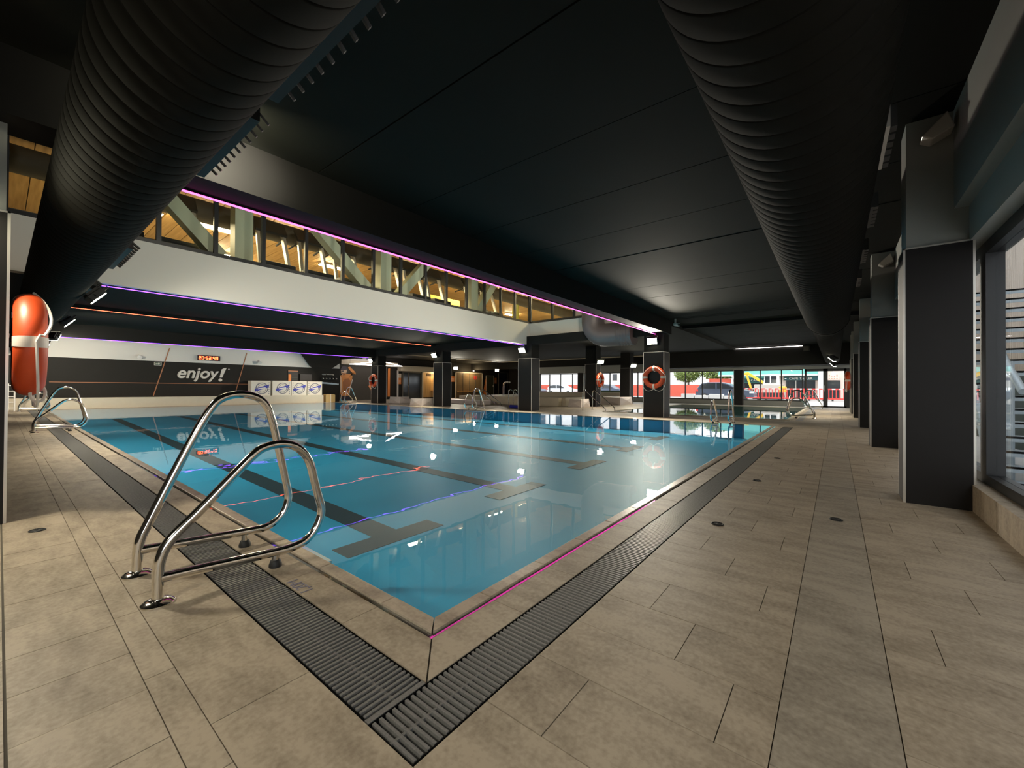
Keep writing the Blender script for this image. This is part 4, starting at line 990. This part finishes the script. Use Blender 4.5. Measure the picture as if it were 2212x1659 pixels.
# faceted stone seats
def facet_seat(x0, x1, y0, y1, h, label):
    cx, cy = (x0 + x1)/2, (y0 + y1)/2; i = 0.06
    vs = [(x0, y0, 0), (x1, y0, 0), (x1, y1, 0), (x0, y1, 0), (x0 + i, y0 + i/2, h*0.96), (x1 - i/2, y0 + i, h), (x1 - i, y1 - i/2, h*0.93), (x0 + i/2, y1 - i, h), (x0 - 0.03, cy, h*0.5), (cx, y0 - 0.03, h*0.55)]
    fs = [(4, 5, 6, 7), (0, 3, 8), (3, 7, 8), (7, 4, 8), (4, 0, 8), (0, 1, 9), (1, 5, 9), (5, 4, 9), (4, 0, 9), (1, 2, 6, 5), (2, 3, 7, 6), (3, 2, 1, 0)]
    return tag(obj('stone_seat', MB().add(vs, fs), 'seat', None, bevel=0.004), label, 'stone seat', 'faceted stone seats')
facet_seat(13.6, 14.3, 18.6, 19.6, 0.36, 'white faceted stone seat right behind the pillar beside the mural')
facet_seat(12.45, 13.25, 15.35, 16.25, 0.36, 'white faceted stone seat touching the pillar in front of the sauna')
facet_seat(16.8, 17.7, 9.25, 9.95, 0.38, 'pinkish faceted stone block beside the sloping handrails')
facet_seat(20.6, 22.3, 9.0, 10.2, 0.42, 'long pale faceted stone block between the two farthest pillars')

# ================================================================== OUTSIDE: STREET
struct('ground_street', MB().box(26.1, 90, -30, 90, -0.15, -0.02), 'asphalt')
struct('ground_pavement', MB().box(26.1, 36, -30, 90, -0.02, 0.0), 'pave')
hb = thing('red_hoarding', 'long red construction hoarding across the street', 'hoarding', (46.5, 15, 0))
for k in range(12): obj('board', MB().box(46.4, 46.46, 8.4 + 2.2*k, 10.57 + 2.2*k, 0, 1.95 if k < 1 else 1.3), 'redboard', hb)
for k in range(12): obj('post', MB().box(46.46, 46.56, 8.35 + 2.2*k, 8.45 + 2.2*k, 0, 1.9 if k < 2 else 1.3), 'redboard', hb)
for y, z0, z1, lb_ in ((8.0, 1.1, 1.95, 'white notice sign at the end of the red hoarding'), (10.6, 1.35, 1.9, 'blank white sign beside the tall red hoarding board')):
    t = thing('street_sign', lb_, 'sign', (46.2, y, 0)); obj('post', MB().cyl((46.25, y, 0), (46.25, y, z0), 0.03, 8), 'alu', t)
    obj('plate', MB().box(46.18, 46.22, y - 0.22, y + 0.22, z0, z1), 'plastic', t)
    if y < 9: obj('print', MB().box(46.17, 46.18, y - 0.12, y + 0.12, z1 - 0.32, z1 - 0.12), 'ink', t)
def building(name, x, y0, y1, h, m_, label, wins):
    t = thing(name, label, 'building', (x, (y0 + y1)/2, 0))
    obj('facade', MB().box(x, x + 3, y0, y1, 0, h), m_, t)
    obj('cornice', MB().box(x - 0.15, x, y0, y1, h - 0.3, h), m_, t)
    for (a, b, z0, z1) in wins:
        wi = obj('window', MB().box(x - 0.04, x, a, b, z0, z1), 'silver', t)
        obj('window_pane', MB().box(x - 0.05, x - 0.04, a + 0.06, b - 0.06, z0 + 0.06, z1 - 0.06), 'carglass', wi)
    return t
building('white_building', 54, 14.5, 60, 9, 'bldg', 'bright white building across the street behind the silver car', [(18 + 3*k, 19.2 + 3*k, 3.4, 5.2) for k in range(12)] + [(15.2 + 2.2*k, 16.0 + 2.2*k, 1.9, 2.9) for k in range(5)])
cf = building('cafe_building', 47, -8, 4.6, 8, 'pink', 'pink cafe building with dark shopfront and teal awning', [(-6, -4.5, 3.6, 5.4), (-2.5, -1, 3.6, 5.4), (1, 2.5, 3.6, 5.4)])
obj('shopfront', MB().box(46.9, 47.0, 1.5, 3.75, 0.1, 1.72), 'carglass', cf)
for y in (2.2, 2.95): obj('shopfront_bar', MB().box(46.86, 46.9, y, y + 0.05, 0.1, 1.72), 'silver', cf)
obj('sign_board', MB().box(46.8, 46.95, 1.3, 3.9, 1.74, 2.1), 'sign', cf)
lettering('sign_letters', 'CAFE TALLER', 0.30, 'letter', (46.79, 3.5, 1.81), '-x', cf, extrude=0.004, offset=0.006)
obj('awning', MB().prism([(46.0, 2.3), (47.0, 2.3), (47.0, 3.4)], 'y', 1.3, 9.5), 'teal', cf)
obj('awning_valance', MB().box(45.97, 46.0, 1.3, 9.5, 2.15, 2.3), 'plastic', cf)
obj('white_pier', MB().box(46.7, 47, 0.75, 1.3, 0, 3.5), 'bldg', cf)
obj('menu_board', MB().box(46.5, 46.6, -0.2, 0.65, 1.75, 2.3), 'pink', cf)
for k in range(3):
    for j in range(4): obj('menu_mark', MB().box(46.49, 46.5, -0.1 + 0.18*j, -0.02 + 0.18*j, 1.85 + 0.15*k, 1.9 + 0.15*k), 'copper', cf)
obj('doorway', MB().box(46.9, 47, -0.3, 0.6, 0.05, 1.7), 'carglass', cf)
sh = building('side_shop', 48.5, 4.8, 8.2, 6, 'teal', 'teal shop between the cafe and the hoarding, behind the excavator', [])
obj('sign_board', MB().box(48.4, 48.5, 5.2, 7.6, 1.6, 2.0), 'sign', sh)
lettering('sign_letters', 'CAFE', 0.3, 'letter', (48.39, 6.9, 1.68), '-x', sh, extrude=0.004, offset=0.006)
obj('shop_window', MB().box(48.42, 48.5, 5.0, 7.8, 0.2, 1.5), 'carglass', sh)
# trees
def tree(x, y, h, r_, label):
    t = thing('street_tree', label, 'tree', (x, y, 0), group='trees behind the hoarding')
    obj('trunk', MB().tube([(x, y, 0), (x + 0.05, y, h*0.4), (x, y + 0.1, h*0.7)], [0.14, 0.1, 0.06], 8), 'gymdark', t, smooth=True)
    b = MB(); rnd = random.Random(int(x*10 + y*7))
    for k in range(2200):
        while True:
            p = Vector((rnd.uniform(-1, 1), rnd.uniform(-1, 1), rnd.uniform(-1, 1)))
            if 0.3 < p.length < 1: break
        c = Vector((x, y, h*0.75)) + Vector((p.x*r_, p.y*r_, p.z*r_*0.75))
        u = Vector((rnd.uniform(-1, 1), rnd.uniform(-1, 1), rnd.uniform(-1, 1))).normalized()*0.13; v_ = u.orthogonal().normalized()*0.08
        b.add([c - u, c + v_, c + u, c - v_], [(0, 1, 2, 3)])
    obj('foliage', b, 'leaf', t)
tree(50.6, 10.5, 3.7, 1.7, 'leafy tree behind the tall red hoarding board'); tree(51.6, 13.9, 3.9, 1.7, 'leafy tree behind the low end of the hoarding, nearer the white building')
# cars
def car(x, y, L_, H_, m_, label, suv=False):
    """side-on car along Y, front towards -Y"""
    t = thing('parked_car', label, 'car', (x, y, 0), group='cars in the street')
    f = lambda u, v_: (y + L_/2 - u*L_, v_*H_)
    prof = [f(0.0, .22), (f(0.0, .55)), f(0.03, .66), f(0.10, .93), f(0.22, 1.0), f(0.45, 1.0), f(0.58, .92), f(0.74, .66), f(0.93, .56), f(1.0, .42), f(1.0, .22)]
    obj('body', MB().prism(prof, 'x', x - 0.75, x + 0.75), m_, t, bevel=0.05)
    gl_p = [f(0.08, .66), f(0.13, .89), f(0.24, .945), f(0.44, .945), f(0.56, .87), f(0.68, .66)]
    obj('side_window', MB().prism(gl_p, 'x', x - 0.765, x - 0.74), 'carglass', t)
    obj('window_pillar', MB().prism([f(0.36, .66), f(0.36, .95), f(0.385, .95), f(0.385, .66)], 'x', x - 0.775, x - 0.76), m_, t)
    for u in (0.17, 0.80):
        c = f(u, 0); r_ = 0.2*H_
        wh = obj('wheel', MB().cyl((x - 0.78, c[0], r_), (x - 0.55, c[0], r_), r_, 20), 'tyre', t, smooth=True)
        obj('wheel_rim', MB().cyl((x - 0.79, c[0], r_), (x - 0.77, c[0], r_), r_*0.62, 16), 'silver', wh)
    c = f(0.985, .47); obj('headlamp', MB().box(x - 0.77, x - 0.6, c[0] - 0.02, c[0] + 0.22, c[1] - 0.06, c[1] + 0.05), 'plastic', t)
    c = f(0.02, .55); obj('tail_lamp', MB().box(x - 0.77, x - 0.6, c[0] - 0.12, c[0] + 0.02, c[1] - 0.08, c[1] + 0.08), 'red', t)
    return t
car(44, 26.8, 3.9, 1.28, 'carw', 'silver hatchback parked across the street')
car(44, 31.6, 3.9, 1.25, 'cark', 'dark car parked behind the silver hatchback, mostly hidden by the window frame')
car(44, 20.6, 4.2, 1.33, 'cark', 'dark blue car behind the green window film')
car(34, 6.5, 3.9, 1.38, 'cark', 'dark estate car in front of the red hoarding')
# excavator
exv = thing('excavator', 'yellow-armed excavator with pale cab behind the red barriers', 'excavator', (43, 4.6, 0))
for k, y in enumerate((0,)):
    obj('track', MB().prism([(5.9, -0.02), (6.0, 0.25), (5.9, 0.55), (3.7, 0.55), (3.6, 0.25), (3.7, -0.02)], 'x', 42.3, 42.7), 'tyre', exv, bevel=0.03)
    obj('track', MB().prism([(5.9, -0.02), (6.0, 0.25), (5.9, 0.55), (3.7, 0.55), (3.6, 0.25), (3.7, -0.02)], 'x', 43.6, 44.0), 'tyre', exv, bevel=0.03)
obj('chassis', MB().box(42.4, 43.9, 3.7, 5.8, 0.55, 1.3), 'silver', exv, bevel=0.05)
obj('counterweight', MB().box(42.35, 43.95, 3.45, 3.95, 0.6, 1.15), 'yellow', exv, bevel=0.1)
cab = obj('cab', MB().prism([(5.1, 1.3), (5.0, 2.05), (4.8, 2.2), (4.0, 2.2), (3.95, 1.3)], 'x', 42.5, 43.6), 'bldg', exv, bevel=0.04)
obj('cab_window', MB().box(42.48, 42.5, 4.6, 4.98, 1.4, 2.05).box(42.48, 42.5, 4.1, 4.5, 1.4, 2.05), 'carglass', cab)
obj('boom', MB().bar((43, 4.9, 1.3), (43, 6.4, 2.35), 0.22, 0.28, (1, 0, 0)).bar((43, 6.35, 2.35), (43, 6.9, 2.2), 0.2, 0.25, (1, 0, 0)), 'yellow', exv, bevel=0.02)
obj('stick', MB().bar((43, 6.5, 2.3), (43, 6.1, 0.9), 0.16, 0.2, (1, 0, 0)), 'yellow', exv, bevel=0.02)
obj('bucket', MB().prism([(6.2, 0.9), (6.4, 0.6), (6.1, 0.35), (5.8, 0.5), (5.95, 0.9)], 'x', 42.8, 43.2), 'gymdark', exv)
# plastic barriers
def barrier_proto():
    t = thing('plastic_barrier', 'x', 'barrier', group='red plastic street barriers', world=False)
    obj('top_rail', MB().box(-0.05, 0.05, -0.72, 0.72, 0.86, 0.96), 'red', t)
    obj('bottom_rail', MB().box(-0.05, 0.05, -0.72, 0.72, 0.1, 0.22), 'red', t)
    for k in range(3): obj('white_band', MB().box(-0.056, -0.05, -0.62 + 0.45*k, -0.4 + 0.45*k, 0.865, 0.955), 'plastic', t)
    for k in range(7): obj('upright', MB().box(-0.035, 0.035, -0.70 + 0.225*k, -0.64 + 0.225*k, 0.2, 0.88), 'red', t)
    for y in (-0.45, 0.45): obj('foot', MB().box(-0.3, 0.3, y - 0.06, y + 0.06, 0, 0.1), 'tyre', t)
    return t
br = barrier_proto(); br.location = (40, 5.6, 0); br['label'] = 'red plastic barrier with white bands in front of the excavator'
for k in range(1, 6):
    dup(br, (40 + random.uniform(-0.05, 0.05), 5.6 - 1.46*k, 0), 0, ('red plastic barrier below the excavator cab', 'red plastic barrier before the cafe shopfront', 'red plastic barrier behind the door post', 'red plastic barrier seen through the left door pane', 'red plastic barrier seen through the right door pane')[k - 1])
wb = thing('white_barrier', 'row of pale construction blocks before the dark estate car', 'barrier', (31.5, 7, 0))
for k in range(4): obj('block', MB().box(31.3, 31.7, 5.2 + 0.95*k, 6.1 + 0.95*k, 0, 0.42 + 0.1*(k % 2)), 'pave', wb, bevel=0.03)

# ================================================================== OUTSIDE: STAIR
struct('ground_yard', MB().box(-3, 26, -6, -1.1, -0.6, -0.5), 'pave')
stair = thing('outside_stair', 'grey steel staircase outside the window, open treads rising away', 'staircase', (9.2, -2.2, -0.5))
for k in range(17):
    x0 = 8.3 + 0.19*k; z = -0.35 + 0.19*k
    obj('tread', MB().box(x0, x0 + 0.26, -3.1, -1.7, z + 0.02, z + 0.05).box(x0, x0 + 0.02, -3.1, -1.7, z - 0.03, z + 0.05), 'steelw', stair)
obj('stringer', MB().bar((8.2, -1.68, -0.45), (11.6, -1.68, 2.95), 0.05, 0.2), 'steelw', stair)
obj('stringer', MB().bar((8.2, -3.12, -0.45), (11.6, -3.12, 2.95), 0.05, 0.2), 'steelw', stair)
obj('newel_post', MB().box(8.95, 9.08, -1.98, -1.86, -0.5, 1.3), 'steelw', stair)
obj('hand_rail', MB().tube([(9.6, -1.92, 1.75), (9.0, -1.92, 1.28), (8.35, -1.92, 0.90)], 0.045, 12), 'steelw', stair, smooth=True)
obj('hand_rail', MB().tube([(9.0, -3.1, 1.2), (11.6, -3.1, 3.8)], 0.04, 12), 'steelw', stair, smooth=True)
struct('yard_shade_panel', MB().box(4, 20, -3.6, -3.4, -0.5, 1.25), mat('yard_shade_green', (0.02, 0.035, 0.025), 0.8))  # dark green panel put in for the shade behind the lower treads
fn = thing('board_fence', 'tall weathered upright board fence behind the outside staircase', 'fence', (10, -4, -0.5))
for k in range(150): obj('board', MB().box(-0.4 + 0.16*k, -0.4 + 0.16*k + 0.15, -4.05 - 0.02*(k % 2), -4.0, -0.5, 7.2 + 0.03*(k % 3)), 'fencewood', fn)

# ================================================================== SMALL FITTINGS
cv = thing('security_camera', 'small white security camera on the beam end beside the lit floodlight', 'camera', (13.2, 4.0, 2.95))
obj('mount', MB().cyl((13.2, 3.95, 3.1), (13.2, 3.95, 2.95), 0.03, 12), 'plastic', cv)
obj('camera_body', MB().cyl((13.22, 3.98, 2.93), (13.05, 3.80, 2.88), 0.05, 14), 'plastic', cv, smooth=True)
obj('camera_lens', MB().cyl((13.05, 3.80, 2.88), (13.04, 3.79, 2.877), 0.035, 14), 'screen', cv)
sk = thing('ceiling_speaker', 'small black speaker box hanging at the end of the white LED strip', 'speaker', (24.2, 1.15, 2.9))
obj('cabinet', MB().box(24.1, 24.35, 1.0, 1.25, 2.75, 3.0), 'rubber', sk, bevel=0.01)
obj('bracket', MB().box(24.2, 24.25, 1.1, 1.15, 3.0, 3.1), 'rubber', sk)
obj('grille', MB().box(24.09, 24.1, 1.02, 1.23, 2.77, 2.98), 'gymdark', sk)
for x, lb_ in ((4.45, 'unlit grey lamp bracket on the first window pillar, under the ceiling'), (8.57, 'unlit grey lamp bracket on the second window pillar, under the ceiling')):
    t = thing('wall_lamp', lb_, 'wall lamp', (x, -0.6, 2.85), group='unlit lamps on the window pillars')
    obj('shade', MB().prism([(-0.66, 3.03), (-0.52, 2.88), (-0.58, 2.84), (-0.70, 2.90)], 'x', x - 0.02, x + 0.12), 'silver', t, bevel=0.008)
    obj('arm', MB().box(x + 0.08, x + 0.16, -0.63, -0.58, 2.92, 2.96), 'silver', t)
ch = thing('step_ladder', 'small white ladder frame standing at the far end of the long pool side', 'ladder', (0.27, 21.9, 0))
for x in (0.2, 0.34): obj('stile', MB().tube([(x, 21.9, 0), (x, 21.9, 0.95)], 0.02, 8), 'plastic', ch, smooth=True)
for k in range(5): obj('rung', MB().cyl((0.2, 21.9, 0.12 + 0.19*k), (0.34, 21.9, 0.12 + 0.19*k), 0.015, 8), 'plastic', ch)
for x in (0.2, 0.34): obj('brace', MB().tube([(x, 22.2, 0), (x, 21.9, 0.8)], 0.015, 8), 'plastic', ch, smooth=True)
